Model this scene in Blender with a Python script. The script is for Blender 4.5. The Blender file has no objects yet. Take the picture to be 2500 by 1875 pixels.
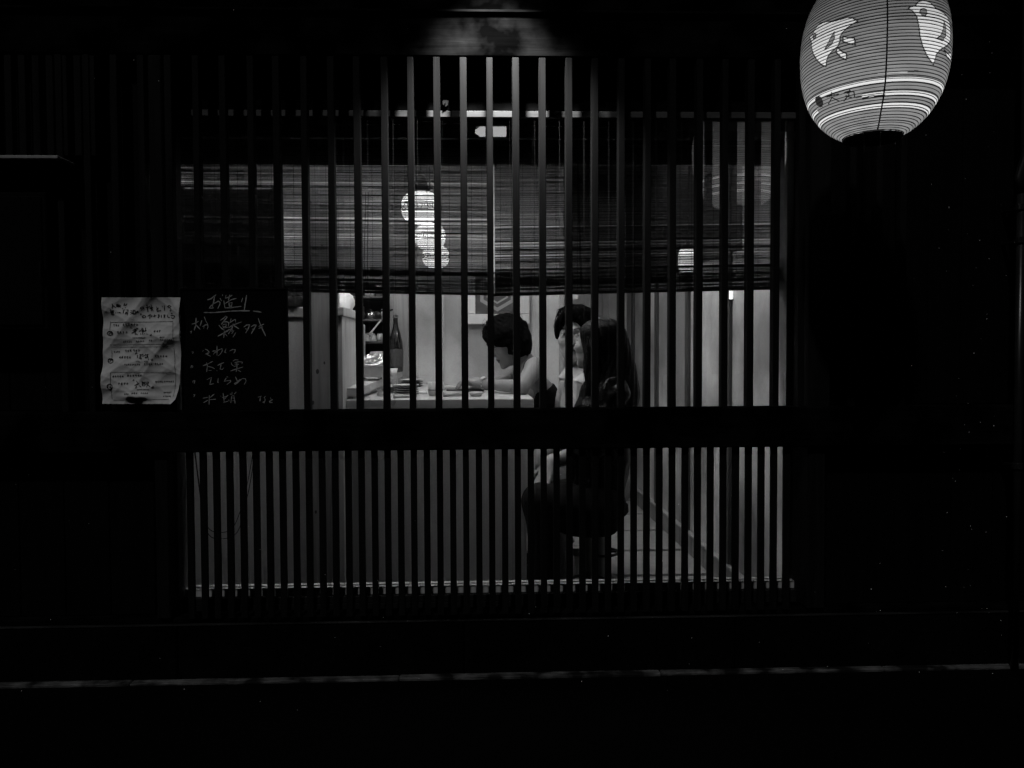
import bpy, math, random
import numpy as np
from mathutils import Vector, Matrix

# ------------------------------------------------------------------ camera
scene = bpy.context.scene
F = 1850.0                       # focal length in pixels of the 2500 px photograph
PPX, PPY = 1209.0, 905.0         # principal point
CAM = Vector((0.0, -2.75, 1.20))
YAW, PITCH, ROLL = math.radians(1.8), math.radians(1.7), 0.005
fw = Vector((math.sin(YAW) * math.cos(PITCH), math.cos(YAW) * math.cos(PITCH), -math.sin(PITCH)))
r0 = Vector((math.cos(YAW), -math.sin(YAW), 0))
u0 = r0.cross(fw)
RT = r0 * math.cos(ROLL) - u0 * math.sin(ROLL)
UP = u0 * math.cos(ROLL) + r0 * math.sin(ROLL)
cd = bpy.data.cameras.new('camera')
cam = bpy.data.objects.new('camera', cd)
scene.collection.objects.link(cam)
cd.sensor_width = 36.0
cd.lens = 36.0 * F / 2500.0
cd.shift_x = (1250.0 - PPX) / 2500.0
cd.shift_y = -(937.5 - PPY) / 2500.0
cd.clip_start, cd.clip_end = 0.05, 200.0
M = Matrix((RT, UP, -fw)).transposed().to_4x4()
M.translation = CAM
cam.matrix_world = M
scene.camera = cam

# ------------------------------------------------------------------ night sky, moonlight, exposure
world = bpy.data.worlds.new('World')
scene.world = world
world.use_nodes = True
wn, wl = world.node_tree.nodes, world.node_tree.links
sky = wn.new('ShaderNodeTexSky')
sky.sky_type = 'NISHITA'
sky.sun_disc = False
SUN_EL, SUN_AZ = math.radians(54), math.radians(205)
sky.sun_elevation, sky.sun_rotation = SUN_EL, SUN_AZ
bw = wn.new('ShaderNodeRGBToBW')
wl.new(sky.outputs[0], bw.inputs[0])
wl.new(bw.outputs[0], wn['Background'].inputs['Color'])
wn['Background'].inputs['Strength'].default_value = 0.00002
sd = bpy.data.lights.new('moonlight', 'SUN')
sd.energy, sd.angle = 0.56, math.radians(2.0)
sun = bpy.data.objects.new('moonlight', sd)
scene.collection.objects.link(sun)
sun.rotation_euler = (math.radians(36), 0, math.radians(-25))   # from high above the street, grazing the facade
scene.view_settings.view_transform = 'Standard'
scene.view_settings.look = 'None'
scene.view_settings.exposure = 0.0
scene.view_settings.gamma = 1.0
scene.cycles.max_bounces = 8
scene.cycles.transparent_max_bounces = 24
scene.cycles.caustics_reflective = False
scene.cycles.caustics_refractive = False
scene.cycles.sample_clamp_indirect = 3.0

random.seed(7)
rng = np.random.default_rng(11)
C = scene.collection


# ------------------------------------------------------------------ helpers
def W(px, py, Y):
    """point of the place that the photograph shows at (px, py), at depth Y behind the lattice front"""
    v = fw + RT * ((px - PPX) / F) + UP * ((PPY - py) / F)
    return CAM + v * ((Y - CAM.y) / v.y)


def X(px, Y, py=850):
    return W(px, py, Y).x


def Z(py, Y, px=1151):
    return W(px, py, Y).z


def mat(name, col, rough=0.6, spec=0.3, grain=0.0, scale=(8, 8, 8), bump=0.0, detail=6, emit=0.0, metal=0.0, spots=0.0, coat=0.0, blotch=(0.6, 1.35)):
    m = bpy.data.materials.new(name)
    m.use_nodes = True
    n, l = m.node_tree.nodes, m.node_tree.links
    p = n['Principled BSDF']
    p.inputs['Base Color'].default_value = (col, col, col, 1)
    p.inputs['Roughness'].default_value = rough
    p.inputs['Specular IOR Level'].default_value = spec
    p.inputs['Metallic'].default_value = metal
    p.inputs['Coat Weight'].default_value = coat
    if emit:
        p.inputs['Emission Color'].default_value = (1, 1, 1, 1)
        p.inputs['Emission Strength'].default_value = emit
    if grain or bump:
        tc = n.new('ShaderNodeTexCoord')
        oi = n.new('ShaderNodeObjectInfo')
        ad = n.new('ShaderNodeVectorMath'); ad.operation = 'MULTIPLY_ADD'
        cx = n.new('ShaderNodeCombineXYZ')
        for k in range(3):
            l.new(oi.outputs['Random'], cx.inputs[k])
        l.new(cx.outputs[0], ad.inputs[0])
        ad.inputs[1].default_value = (13, 7, 19)
        l.new(tc.outputs['Object'], ad.inputs[2])
        mp = n.new('ShaderNodeMapping')
        mp.inputs['Scale'].default_value = scale
        l.new(ad.outputs[0], mp.inputs[0])
        nz = n.new('ShaderNodeTexNoise')
        nz.inputs['Detail'].default_value = detail
        nz.inputs['Roughness'].default_value = 0.65
        nz.inputs['Scale'].default_value = 1.0
        nz.inputs['Distortion'].default_value = 0.6
        l.new(mp.outputs[0], nz.inputs['Vector'])
        if grain:
            rp = n.new('ShaderNodeMapRange')
            rp.inputs['From Min'].default_value, rp.inputs['From Max'].default_value = 0.3, 0.7
            rp.inputs['To Min'].default_value, rp.inputs['To Max'].default_value = col * (1 - grain), col * (1 + grain)
            l.new(nz.outputs['Fac'], rp.inputs['Value'])
            out = rp.outputs[0]
            if spots:
                vz = n.new('ShaderNodeTexNoise')
                vz.inputs['Scale'].default_value = spots
                vz.inputs['Detail'].default_value = 4
                l.new(ad.outputs[0], vz.inputs['Vector'])
                mr = n.new('ShaderNodeMapRange')
                mr.inputs['From Min'].default_value, mr.inputs['From Max'].default_value = 0.40, 0.60
                mr.inputs['To Min'].default_value, mr.inputs['To Max'].default_value = blotch
                l.new(vz.outputs['Fac'], mr.inputs['Value'])
                mu = n.new('ShaderNodeMath'); mu.operation = 'MULTIPLY'
                l.new(out, mu.inputs[0]); l.new(mr.outputs[0], mu.inputs[1])
                out = mu.outputs[0]
            l.new(out, p.inputs['Base Color'])
        if bump:
            b = n.new('ShaderNodeBump')
            b.inputs['Strength'].default_value = bump
            b.inputs['Distance'].default_value = 0.004
            l.new(nz.outputs['Fac'], b.inputs['Height'])
            l.new(b.outputs[0], p.inputs['Normal'])
    return m


def attr_mat(name, attr, rough=0.5, spec=0.3, grain=0.0):
    m = mat(name, 0.5, rough, spec)
    n, l = m.node_tree.nodes, m.node_tree.links
    a = n.new('ShaderNodeAttribute'); a.attribute_name = attr
    l.new(a.outputs['Color'], n['Principled BSDF'].inputs['Base Color'])
    return m


MT = {}
MT['dark_wood'] = mat('dark_stained_wood', 0.006, 0.65, 0.05, 0.5, (40, 40, 2.2), 0.5)
MT['dark_wood_h'] = mat('dark_stained_wood_beam', 0.0025, 0.8, 0.0, 0.45, (2.2, 40, 40), 0.5, spots=6.0, blotch=(0.15, 1.7))
MT['board'] = mat('charred_board', 0.0014, 0.75, 0.06, 0.5, (30, 30, 1.6), 0.6)
MT['rail_wood'] = mat('rail_wood', 0.06, 0.6, 0.1, 0.35, (2.0, 40, 40), 0.3)
MT['pale_wood'] = mat('pale_wood', 0.40, 0.5, 0.35, 0.22, (28, 28, 1.5), 0.15)
MT['pale_wood_h'] = mat('pale_wood_counter', 0.42, 0.45, 0.4, 0.16, (1.4, 30, 30), 0.1)
MT['pillar_wood'] = mat('pillar_wood', 0.26, 0.55, 0.3, 0.3, (22, 22, 1.2), 0.15)
MT['post_wood'] = mat('post_wood', 0.06, 0.6, 0.3, 0.4, (30, 30, 1.5), 0.3)
MT['plaster'] = mat('sand_plaster', 0.50, 0.9, 0.1, 0.10, (140, 140, 140), 0.5)
MT['plaster2'] = mat('fine_plaster', 0.46, 0.9, 0.1, 0.07, (90, 90, 90), 0.3, spots=1.5)
MT['ceiling'] = mat('ceiling_board', 0.12, 0.8, 0.2, 0.3, (3, 30, 30), 0.2)
MT['tile'] = mat('floor_tile', 0.40, 0.55, 0.3, 0.12, (20, 20, 20), 0.2)
MT['grout'] = mat('grout', 0.05, 0.9, 0.1, 0.2, (60, 60, 60), 0.2)
MT['stone'] = mat('granite', 0.002, 0.85, 0.03, 0.5, (60, 60, 60), 0.6, spots=5)
MT['kerb'] = mat('kerb_stone', 0.05, 0.8, 0.15, 0.8, (10, 90, 90), 1.0, spots=9, blotch=(0.1, 2.0))
MT['strip'] = mat('lit_edge_tone', 0.010, 0.7, 0.15, 0.8, (6, 60, 60), 0.5, spots=2.0, blotch=(0.05, 2.0))  # paler broken tone paints the light caught along the plinth edge
MT['asphalt'] = mat('wet_asphalt', 0.0012, 0.8, 0.03, 0.5, (160, 160, 160), 0.8)
MT['black_metal'] = mat('black_metal', 0.006, 0.4, 0.3)
MT['pipe'] = mat('painted_pipe', 0.012, 0.3, 0.4, 0.3, (10, 10, 10), 0.1)
MT['reed'] = mat('reed', 0.10, 0.7, 0.2, 0.5, (3, 3, 260), 0.0)
MT['thread'] = mat('thread', 0.03, 0.9, 0.1)
MT['cord'] = mat('cord', 0.02, 0.8, 0.2)
MT['ceramic'] = mat('ceramic', 0.5, 0.3, 0.5, 0.15, (30, 30, 30))
MT['dark_ceramic'] = mat('dark_ceramic', 0.035, 0.3, 0.5, 0.3, (30, 30, 30))
MT['white'] = mat('white_plastic', 0.7, 0.5, 0.4)
MT['towel'] = mat('towel', 0.6, 0.95, 0.1, 0.2, (120, 120, 120), 0.6)
MT['foil'] = mat('foil', 0.75, 0.22, 0.5, 0.3, (60, 60, 60), 1.0, metal=1.0)
MT['tub'] = mat('plastic_tub', 0.28, 0.4, 0.4, 0.1, (10, 10, 10))
MT['steel'] = mat('steel', 0.55, 0.25, 0.5, 0.2, (20, 20, 20), metal=1.0)
MT['bottle'] = mat('bottle_glass', 0.006, 0.06, 0.6)
MT['label'] = mat('bottle_label', 0.045, 0.6, 0.2, 0.4, (60, 60, 60))
MT['black_cloth'] = mat('black_cloth', 0.008, 0.9, 0.1, 0.3, (80, 80, 80), 0.3)
MT['jacket'] = mat('glossy_black_jacket', 0.002, 0.16, 0.06, 0.2, (28, 28, 28), 0.9, detail=3)
MT['hair'] = mat('black_hair', 0.0012, 0.28, 0.06, 0.4, (160, 160, 6), 0.5)
MT['hair_soft'] = mat('black_hair_matt', 0.002, 0.8, 0.03, 0.4, (120, 120, 120), 0.8)
MT['shirt'] = mat('light_shirt', 0.44, 0.85, 0.15, 0.10, (26, 26, 11), 1.0, detail=3)
MT['trousers'] = mat('grey_trousers', 0.26, 0.9, 0.1, 0.2, (30, 30, 30), 0.3)
MT['screen'] = mat('smoked_screen', 0.008, 0.7, 0.1, 0.3, (30, 30, 2), 0.2)
MT['skin'] = attr_mat('skin', 'tone', 0.5, 0.3)
MT['chalk'] = mat('chalk', 0.32, 0.95, 0.0, 0.6, (300, 300, 300))
MT['chalkboard'] = mat('chalkboard', 0.003, 0.9, 0.04, 0.3, (20, 20, 20))
MT['ink'] = mat('ink', 0.012, 0.8, 0.1)
MT['ink_thin'] = mat('ink_thin', 0.06, 0.8, 0.1)
MT['frame_paint'] = mat('picture_frame', 0.55, 0.5, 0.3, 0.1, (20, 20, 3))
MT['picture'] = mat('picture_dark', 0.07, 0.7, 0.2, 0.3, (14, 14, 14))
MT['picture_line'] = mat('picture_line', 0.24, 0.7, 0.2)
MT['drop'] = mat('rain_drop', 0.9, 0.1, 0.8)


def glass_mat(name, refl=7.0):
    m = bpy.data.materials.new(name)
    m.use_nodes = True
    n, l = m.node_tree.nodes, m.node_tree.links
    n.remove(n['Principled BSDF'])
    fr = n.new('ShaderNodeFresnel'); fr.inputs['IOR'].default_value = 1.52
    mu = n.new('ShaderNodeMath'); mu.operation = 'MULTIPLY'; mu.inputs[1].default_value = refl
    tr = n.new('ShaderNodeBsdfTransparent'); tr.inputs[0].default_value = (0.97, 0.97, 0.97, 1)
    gl = n.new('ShaderNodeBsdfGlossy'); gl.inputs['Roughness'].default_value = 0.0
    mx = n.new('ShaderNodeMixShader')
    l.new(fr.outputs[0], mu.inputs[0])
    l.new(mu.outputs[0], mx.inputs[0]); l.new(tr.outputs[0], mx.inputs[1]); l.new(gl.outputs[0], mx.inputs[2])
    l.new(mx.outputs[0], n['Material Output'].inputs['Surface'])
    return m


MT['glass'] = glass_mat('window_glass')


def emit_mat(name, strength, grain=0.0, scale=(10, 10, 10)):
    return mat(name, 0.8, 0.6, 0.2, grain, scale, emit=strength)


class MB:
    """collects shapes of ONE mesh, in world coordinates"""
    def __init__(self):
        self.v, self.f = [], []

    def add(self, vs, fs):
        o = len(self.v)
        self.v += [tuple(p) for p in vs]
        self.f += [tuple(i + o for i in q) for q in fs]
        return self

    def box(self, x0, x1, y0, y1, z0, z1, b=0.0):
        if b <= 0:
            vs = [(x, y, z) for z in (z0, z1) for y in (y0, y1) for x in (x0, x1)]
            return self.add(vs, [(0, 2, 3, 1), (4, 5, 7, 6), (0, 1, 5, 4), (2, 6, 7, 3), (0, 4, 6, 2), (1, 3, 7, 5)])
        # box with chamfered edges
        vs, idx = [], {}
        for sx in (0, 1):
            for sy in (0, 1):
                for sz in (0, 1):
                    c = ((x0, x1)[sx], (y0, y1)[sy], (z0, z1)[sz])
                    d = (b if sx == 0 else -b, b if sy == 0 else -b, b if sz == 0 else -b)
                    for a in range(3):
                        p = [c[k] + (0 if k == a else d[k]) for k in range(3)]
                        idx[(sx, sy, sz, a)] = len(vs)
                        vs.append(p)
        fs = []
        g = lambda *k: idx[k]
        for a in range(3):
            u, w = [(1, 2), (2, 0), (0, 1)][a]
            for s in (0, 1):
                q = []
                for (p, r) in ((0, 0), (1, 0), (1, 1), (0, 1)):
                    k = [0, 0, 0]; k[a] = s; k[u] = p; k[w] = r
                    q.append(g(*k, a))
                fs.append(q if s else q[::-1])
            for p in (0, 1):          # edge chamfers along axis a
                for r in (0, 1):
                    k0 = [0, 0, 0]; k1 = [0, 0, 0]
                    k0[u] = k1[u] = p; k0[w] = k1[w] = r; k1[a] = 1
                    q = [g(*k0, u), g(*k1, u), g(*k1, w), g(*k0, w)]
                    fs.append(q if p == r else q[::-1])
        for sx in (0, 1):
            for sy in (0, 1):
                for sz in (0, 1):
                    q = [g(sx, sy, sz, 0), g(sx, sy, sz, 1), g(sx, sy, sz, 2)]
                    fs.append(q if (sx + sy + sz) % 2 else q[::-1])
        return self.add(vs, fs)

    def prism(self, pts, y0, y1):
        """outline of (x, z) pulled from y0 to y1"""
        n = len(pts)
        vs = [(p[0], y0, p[1]) for p in pts] + [(p[0], y1, p[1]) for p in pts]
        fs = [tuple(range(n)), tuple(range(2 * n - 1, n - 1, -1))]
        fs += [(i, i + n, (i + 1) % n + n, (i + 1) % n) for i in range(n)]
        return self.add(vs, fs)

    def lathe(self, prof, c, seg=32, sq=(1, 1)):
        """profile of (radius, z) turned round the vertical through c"""
        vs, fs = [], []
        for r, z in prof:
            for k in range(seg):
                a = 2 * math.pi * k / seg
                vs.append((c[0] + r * sq[0] * math.cos(a), c[1] + r * sq[1] * math.sin(a), c[2] + z))
        for i in range(len(prof) - 1):
            for k in range(seg):
                k2 = (k + 1) % seg
                fs.append((i * seg + k, i * seg + k2, (i + 1) * seg + k2, (i + 1) * seg + k))
        return self.add(vs, fs)

    def tube(self, pts, r, seg=8, r2=None):
        pts = [Vector(p) for p in pts]
        vs, fs = [], []
        n = len(pts)
        t0 = (pts[1] - pts[0]).normalized()
        ref = Vector((0, 0, 1)) if abs(t0.z) < 0.9 else Vector((1, 0, 0))
        for i, p in enumerate(pts):
            t = (pts[min(i + 1, n - 1)] - pts[max(i - 1, 0)]).normalized()
            a = t.cross(ref).normalized(); b = t.cross(a)
            rr = r if r2 is None else r + (r2 - r) * i / (n - 1)
            for k in range(seg):
                q = 2 * math.pi * k / seg
                vs.append(p + a * (rr * math.cos(q)) + b * (rr * math.sin(q)))
        for i in range(n - 1):
            for k in range(seg):
                k2 = (k + 1) % seg
                fs.append((i * seg + k, i * seg + k2, (i + 1) * seg + k2, (i + 1) * seg + k))
        fs.append(tuple(range(seg - 1, -1, -1)))
        fs.append(tuple((n - 1) * seg + k for k in range(seg)))
        return self.add(vs, fs)

    def build(self, name, m, parent=None, smooth=False, shift=None):
        me = bpy.data.meshes.new(name)
        me.from_pydata(self.v, [], self.f)
        me.update()
        if smooth:
            me.polygons.foreach_set('use_smooth', [True] * len(me.polygons))
        o = bpy.data.objects.new(name, me)
        me.materials.append(MT[m] if isinstance(m, str) else m)
        C.objects.link(o)
        if parent is not None:
            adopt(o, parent)
        return o


def adopt(o, parent):
    o.parent = parent
    bpy.context.view_layer.update
    w = Matrix.Translation(parent['at']) if 'at' in parent.keys() else Matrix.Identity(4)
    o.matrix_parent_inverse = w.inverted()


def tag(o, label=None, cat=None, group=None, kind=None):
    for k, v in (('label', label), ('category', cat), ('group', group), ('kind', kind)):
        if v:
            o[k] = v
    return o


def thing(name, label, cat, at=(0, 0, 0), group=None):
    o = bpy.data.objects.new(name, None)
    o.empty_display_size = 0.05
    o.location = at
    o['at'] = [float(k) for k in at]
    C.objects.link(o)
    return tag(o, label, cat, group)


def share(src, name, loc, parent=None):
    """a look-alike piece that shares its mesh"""
    o = src.copy()
    o.name = name
    C.objects.link(o)
    o.location = loc
    return o


def ribbon(mb, pts, w, y, jit=0.0):
    """flat handwriting stroke: a strip of width w along (x, z) points lying on depth y"""
    P = []
    for i in range(len(pts) - 1):      # refine
        a, b = pts[i], pts[i + 1]
        k = max(1, int(math.hypot(b[0] - a[0], b[1] - a[1]) / (w * 2.2)))
        P += [(a[0] + (b[0] - a[0]) * t / k, a[1] + (b[1] - a[1]) * t / k) for t in range(k)]
    P.append(pts[-1])
    if len(P) < 2:
        return
    vs = []
    for i, p in enumerate(P):
        q0, q1 = P[max(i - 1, 0)], P[min(i + 1, len(P) - 1)]
        dx, dz = q1[0] - q0[0], q1[1] - q0[1]
        n = math.hypot(dx, dz) or 1
        ww = w * 0.5 * (1 + jit * (random.random() - 0.5) * 2)
        if i in (0, len(P) - 1):
            ww *= 0.6
        vs += [(p[0] - dz / n * ww, y, p[1] + dx / n * ww), (p[0] + dz / n * ww, y, p[1] - dx / n * ww)]
    mb.add(vs, [(2 * i, 2 * i + 1, 2 * i + 3, 2 * i + 2) for i in range(len(P) - 1)])

# ------------------------------------------------------------------ the setting: street, kerb, plinth
street = MB()
N = 24
street.add([(-30, -30, 0), (30, -30, 0), (30, 12, 0), (-30, 12, 0)], [(0, 1, 2, 3)])
tag(street.build('street', 'asphalt'), 'dark wet asphalt lane in front of the restaurant', 'street', kind='structure')
kb = thing('kerb', 'narrow strip of rough kerb stones along the foot of the restaurant', 'kerb')
kb['kind'] = 'structure'
x = -3.6
while x < 3.8:
    L = random.uniform(0.7, 1.3)
    h = 0.010 + random.uniform(-0.0015, 0.0015)
    MB().box(x, x + L - 0.0015, -0.036 + random.uniform(-.003, .003), -0.004, -0.05, h, 0.004).build('kerb_stone', 'kerb', kb)
    x += L

# ------------------------------------------------------------------ the restaurant building
bld = thing('restaurant_building', 'black timber restaurant front with dining room and counter behind its lattice window', 'building', (0, 0.1, 0))
S0 = 672.7
zt_beam, zb_beam = Z(34, 0), Z(137, 0)
MB().box(-4.2, 4.4, 0.002, 0.089, zb_beam, zt_beam, 0.004).build('header_beam', 'dark_wood_h', bld)
MB().box(-4.2, 4.4, -0.012, 0.10, zt_beam + 0.002, zt_beam + 0.012, 0.002).build('drip_board', 'dark_wood_h', bld)
MB().box(-4.2, 4.4, 0.006, 0.10, zt_beam + 0.014, zt_beam + 0.75, 0.004).build('fascia_board', 'dark_wood_h', bld)
z_r0, z_r1 = Z(1000, -0.02), Z(1098, -0.02)
MB().box(-4.2, 4.4, -0.022, 0.060, z_r1, z_r0, 0.004).build('middle_rail', 'dark_wood_h', bld)
z_sill = Z(1500, 0)
MB().box(-4.2, 4.4, 0.014, 0.090, 0.203, z_sill - 0.002, 0.004).build('sill_beam', 'dark_wood_h', bld)
x = -4.0
while x < 4.2:                                   # plinth stones below the timber
    L = random.uniform(0.8, 1.15)
    MB().box(x, x + L - 0.005, random.uniform(-.002, .001), 0.45, -0.05, 0.200 + random.uniform(-.0015, 0), 0.004).build('plinth_stone', 'stone', bld)
    x += L
MB().box(-4.2, 4.4, -0.004, 0.0135, 0.2005, 0.2045, 0.001).build('lit_edge_strip', 'strip', bld)  # thin strip added to show the plinth edge as a lit line
# upper panel above the window, rails and window posts
MB().box(-1.30, 1.42, 0.090, 0.102, Z(270, .09), zb_beam - 0.001, 0.0).build('upper_panel', 'dark_wood_h', bld)
XL, XR = X(437, 0.10), X(1947, 0.10)
MB().box(X(408, .06), XL, 0.060, 0.150, z_sill, zb_beam - 0.002, 0.003).build('window_post', 'rail_wood', bld)
MB().box(XR, X(1962, .06), 0.060, 0.150, z_sill, zb_beam - 0.002, 0.003).build('window_post', 'rail_wood', bld)
MB().box(X(372, .0), X(405, .0), 0.000, 0.150, z_sill, zb_beam - 0.003, 0.004).build('corner_post', 'dark_wood', bld)
MB().box(X(1975, .0), X(2018, .0), 0.000, 0.150, z_sill, zb_beam - 0.003, 0.004).build('corner_post', 'dark_wood', bld)


def boards(x0, x1, y, z0, z1, w):
    n = max(1, int(round((x1 - x0) / w)))
    w = (x1 - x0) / n
    for i in range(n):
        a = x0 + i * w
        MB().box(a + 0.0015, a + w - 0.0015, y + random.uniform(-.002, .002), y + 0.02, z0, z1, 0.002).build('wall_board', 'board', bld)


for (a, b) in ((-3.6, X(370, 0.06)), (X(2020, 0.06), 3.9)):
    boards(a, b, 0.060, z_r0 + 0.002, zb_beam - 0.004, 0.125)
    boards(a, b, 0.055, z_sill, z_r1 - 0.002, 0.16)
# solid backing so that no room light leaks out beside the window
MB().box(-3.7, X(372, .1), 0.085, 0.14, 0.05, 2.9).build('wall', 'board', bld)
MB().box(X(2018, .1), 4.0, 0.085, 0.14, 0.05, 2.9).build('wall', 'board', bld)
MB().box(-1.55, 1.62, 0.104, 0.14, Z(268, .10), 2.9).build('wall', 'board', bld)
MB().box(-1.55, 1.62, 0.130, 0.45, 0.0, 0.198).build('wall', 'board', bld)

# ------------------------------------------------------------------ lattice over the window
ZB_T, ZB_B = Z(138, 0) - 0.002, Z(1000, 0) + 0.001
pitch = 64.25
lat = thing('lattice_screen', 'tall screen of widely spaced dark timber bars over the restaurant window', 'lattice', (0, 0, z_r0))
mb = MB().box(-0.0118, 0.0118, 0.0, 0.034, ZB_B, ZB_T, 0.0015)
first = mb.build('lattice_bar', 'dark_wood', lat)
bars = []
xa_, xb_ = X(483, 0.0, 610), X(1895.5, 0.0, 610)
for k in range(-5, 28):
    bx = xa_ + (xb_ - xa_) * k / 22
    px = 421 + 64.25 * (k + 1)
    if 360 < px < 400 or 1965 < px < 2025:
        continue
    o = first if not bars else share(first, 'lattice_bar', (0, 0, 0))
    o.location = (bx, random.uniform(-.0008, .0008), 0)
    o.rotation_euler = (0, random.uniform(-.0013, .0013), random.uniform(-.02, .02))
    o.scale = (random.uniform(.95, 1.05), 1, 1)
    bars.append(o)
low = thing('low_lattice', 'low panel of close dark timber slats below the middle rail', 'lattice', (0, 0, z_sill))
ZL_T, ZL_B = z_r1 - 0.001, z_sill - 0.001
first = MB().box(-0.0112, 0.0112, 0.0, 0.017, ZL_B, ZL_T, 0.001).build('slat', 'dark_wood', low)
for i in range(47):
    o = first if i == 0 else share(first, 'slat', (0, 0, 0))
    o.location = (X(463.8, 0.0, 1260) + (X(1921.3, 0.0, 1260) - X(463.8, 0.0, 1260)) * i / 46, random.uniform(-.0006, .0006), 0)
# finer lattice of the neighbouring bay, over a small ledge
sl = thing('lattice_screen', 'narrow lattice of thin bars above a small projecting ledge', 'lattice', (-1.6, 0, 1.8))
zl0, zl1 = Z(379, 0.0, 80), Z(133, 0.0, 80)
first = MB().box(-0.012, 0.012, 0.005, 0.035, zl0, zl1, 0.0012).build('lattice_bar', 'dark_wood', sl)
for i in range(9):
    px = -62 + 33.9 * i
    o = first if i == 0 else share(first, 'lattice_bar', (0, 0, 0))
    o.location = (X(px + 12, 0.0, 255), 0, 0)
lg = thing('ledge', 'small projecting timber ledge under the narrow lattice', 'ledge', (-1.7, -0.03, 1.85))
zl = Z(383, -0.06, 80)
MB().box(X(-160, -0.06), X(160, -0.06), -0.085, 0.05, zl - 0.012, zl, 0.002).build('board', 'pillar_wood', lg)
MB().box(X(-160, -0.06), X(150, -0.06), -0.060, 0.05, zl - 0.035, zl - 0.013, 0.002).build('apron', 'dark_wood_h', lg)
pb = thing('wall_cabinet', 'plain dark timber cabinet hung on the wall under the small ledge', 'cabinet', (-1.75, 0, 1.0))
MB().box(X(-160, -.05), X(118, -.05), -0.045, 0.054, Z(800, -.05), Z(470, -.05), 0.004).build('body', 'board', pb)
MB().box(X(-150, -.05), X(108, -.05), -0.052, -0.046, Z(790, -.05), Z(480, -.05), 0.003).build('door', 'board', pb)
MB().tube([W(98, 640, -0.062), W(98, 680, -0.062)], 0.004).build('handle', 'black_metal', pb)

# ------------------------------------------------------------------ the window itself
win = thing('window', 'wide glazed window behind the lattice with two sill tracks', 'window', (0, 0.12, 0.25))
MB().box(XL + .001, XR - .001, 0.086, 0.103, Z(287, .09), Z(271, .09), 0.002).build('top_rail', 'rail_wood', win)
MB().box(XL + .001, XR - .001, 0.115, 0.140, Z(337, .115), Z(317, .115), 0.002).build('head_rail', 'pillar_wood', win)
zs = Z(1423, .14)
MB().box(XL + .001, XR - .001, 0.112, 0.130, zs - .03, zs, 0.001).build('sill_track', 'pale_wood_h', win)
MB().box(XL + .001, XR - .001, 0.142, 0.162, zs - .03, zs + .001, 0.001).build('sill_track', 'pale_wood_h', win)
MB().box(XL + .001, XR - .001, 0.093, 0.240, zs - .055, zs - .031, 0.001).build('sill', 'screen', win)
MB().box(XL + .001, XR - .001, 0.090, 0.240, 0.199, zs - .057, 0.001).build('apron', 'screen', win)
MB().add([(XL, .108, zs + .0005), (XR, .108, zs + .0005), (XR, .108, Z(286, .10)), (XL, .108, Z(286, .10))], [(0, 1, 2, 3)]).build('pane', 'glass', win)

# ------------------------------------------------------------------ dining room shell
FZ = 0.05
room = bld
fl = MB().box(-1.7, 1.40, 0.451, 3.40, -0.02, FZ - 0.022).build('floor', 'grout', room)
p = 0.468
tx = [-1.7, -0.7, 0.28, 1.213]
for j in range(7):
    y0 = 1.02 + p * (j - 1)
    y1 = y0 + p
    y0 = max(y0, 0.44)
    for i in range(len(tx) - 1):
        MB().box(tx[i] + .001, tx[i + 1] - .001, y0 + .022, y1 - .022, FZ - 0.03, FZ + random.uniform(-.0006, .0006), 0.002).build('tile', 'tile', fl)
MB().box(-1.75, 1.5, 0.14, 3.6, 2.42, 2.5).build('ceiling', 'ceiling', room)
for j in range(9):
    MB().box(-1.74, 1.49, 0.5 + j * .35, 0.53 + j * .35, 2.395, 2.419, 0.002).build('ceiling_batten', 'post_wood', room)
RX = 1.215
rw = MB().box(RX, RX + 0.08, 0.14, 3.6, 0.0, 2.42).build('wall', 'plaster2', room)
for d in (3.52, 4.19, 4.90, 5.62):
    y = d - 2.75
    MB().box(RX - 0.018, RX - .001, y - 0.03, y + 0.03, FZ + .13, 2.41, 0.002).build('wall_post', 'post_wood', room)
MB().box(RX - 0.010, RX - .001, .62, 3.13, 1.64, 2.41, 0.002).build('upper_panel', 'post_wood', room)  # dark panel added to stand in for the dimness of the upper passage wall
MB().box(RX - 0.014, RX - .001, 0.26, 3.1, FZ + .001, FZ + 0.115, 0.002).build('skirting_board', 'pillar_wood', room)
MB().box(RX - 0.028, RX - .001, 0.26, 3.1, FZ + .1155, FZ + 0.128, 0.002).build('skirting_cap', 'pale_wood_h', room)
MB().box(0.52, 1.30, 3.14, 3.25, 0.0, 2.42).build('wall', 'plaster2', room)
BY = 1.95
MB().box(-1.7, 0.545, BY, BY + 0.10, 0.0, 2.42).build('wall', 'plaster2', room)
MB().box(0.546, 0.575, BY - .02, BY + 0.12, FZ + .001, 2.41, 0.003).build('door_post', 'pale_wood', room)
MB().box(0.47, 0.55, BY + .11, 3.14, 0.0, 2.42).build('wall', 'plaster2', room)
MB().box(X(999, BY - .01), X(1004, BY - .01), BY - .014, BY - .001, 0.95, 2.41, .001).build('wall_batten', 'pale_wood', room)
MB().box(X(1080, BY - .01), X(1086, BY - .01), BY - .012, BY - .001, 0.95, 2.41, .001).build('wall_batten', 'pale_wood', room)
MB().box(X(945, BY - .01), X(998, BY - .01), BY - .011, BY - .001, 0.95, 2.41, .001).build('wall_panel', 'pillar_wood', room)
MB().box(-1.75, -1.67, 0.14, BY, 0.0, 2.42).build('wall', 'plaster2', room)
# lintel just inside the window head
MB().box(-1.66, RX - .001, 0.236, 0.262, Z(402, .236), 2.41, 0.003).build('lintel', 'pale_wood_h', room)
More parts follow.
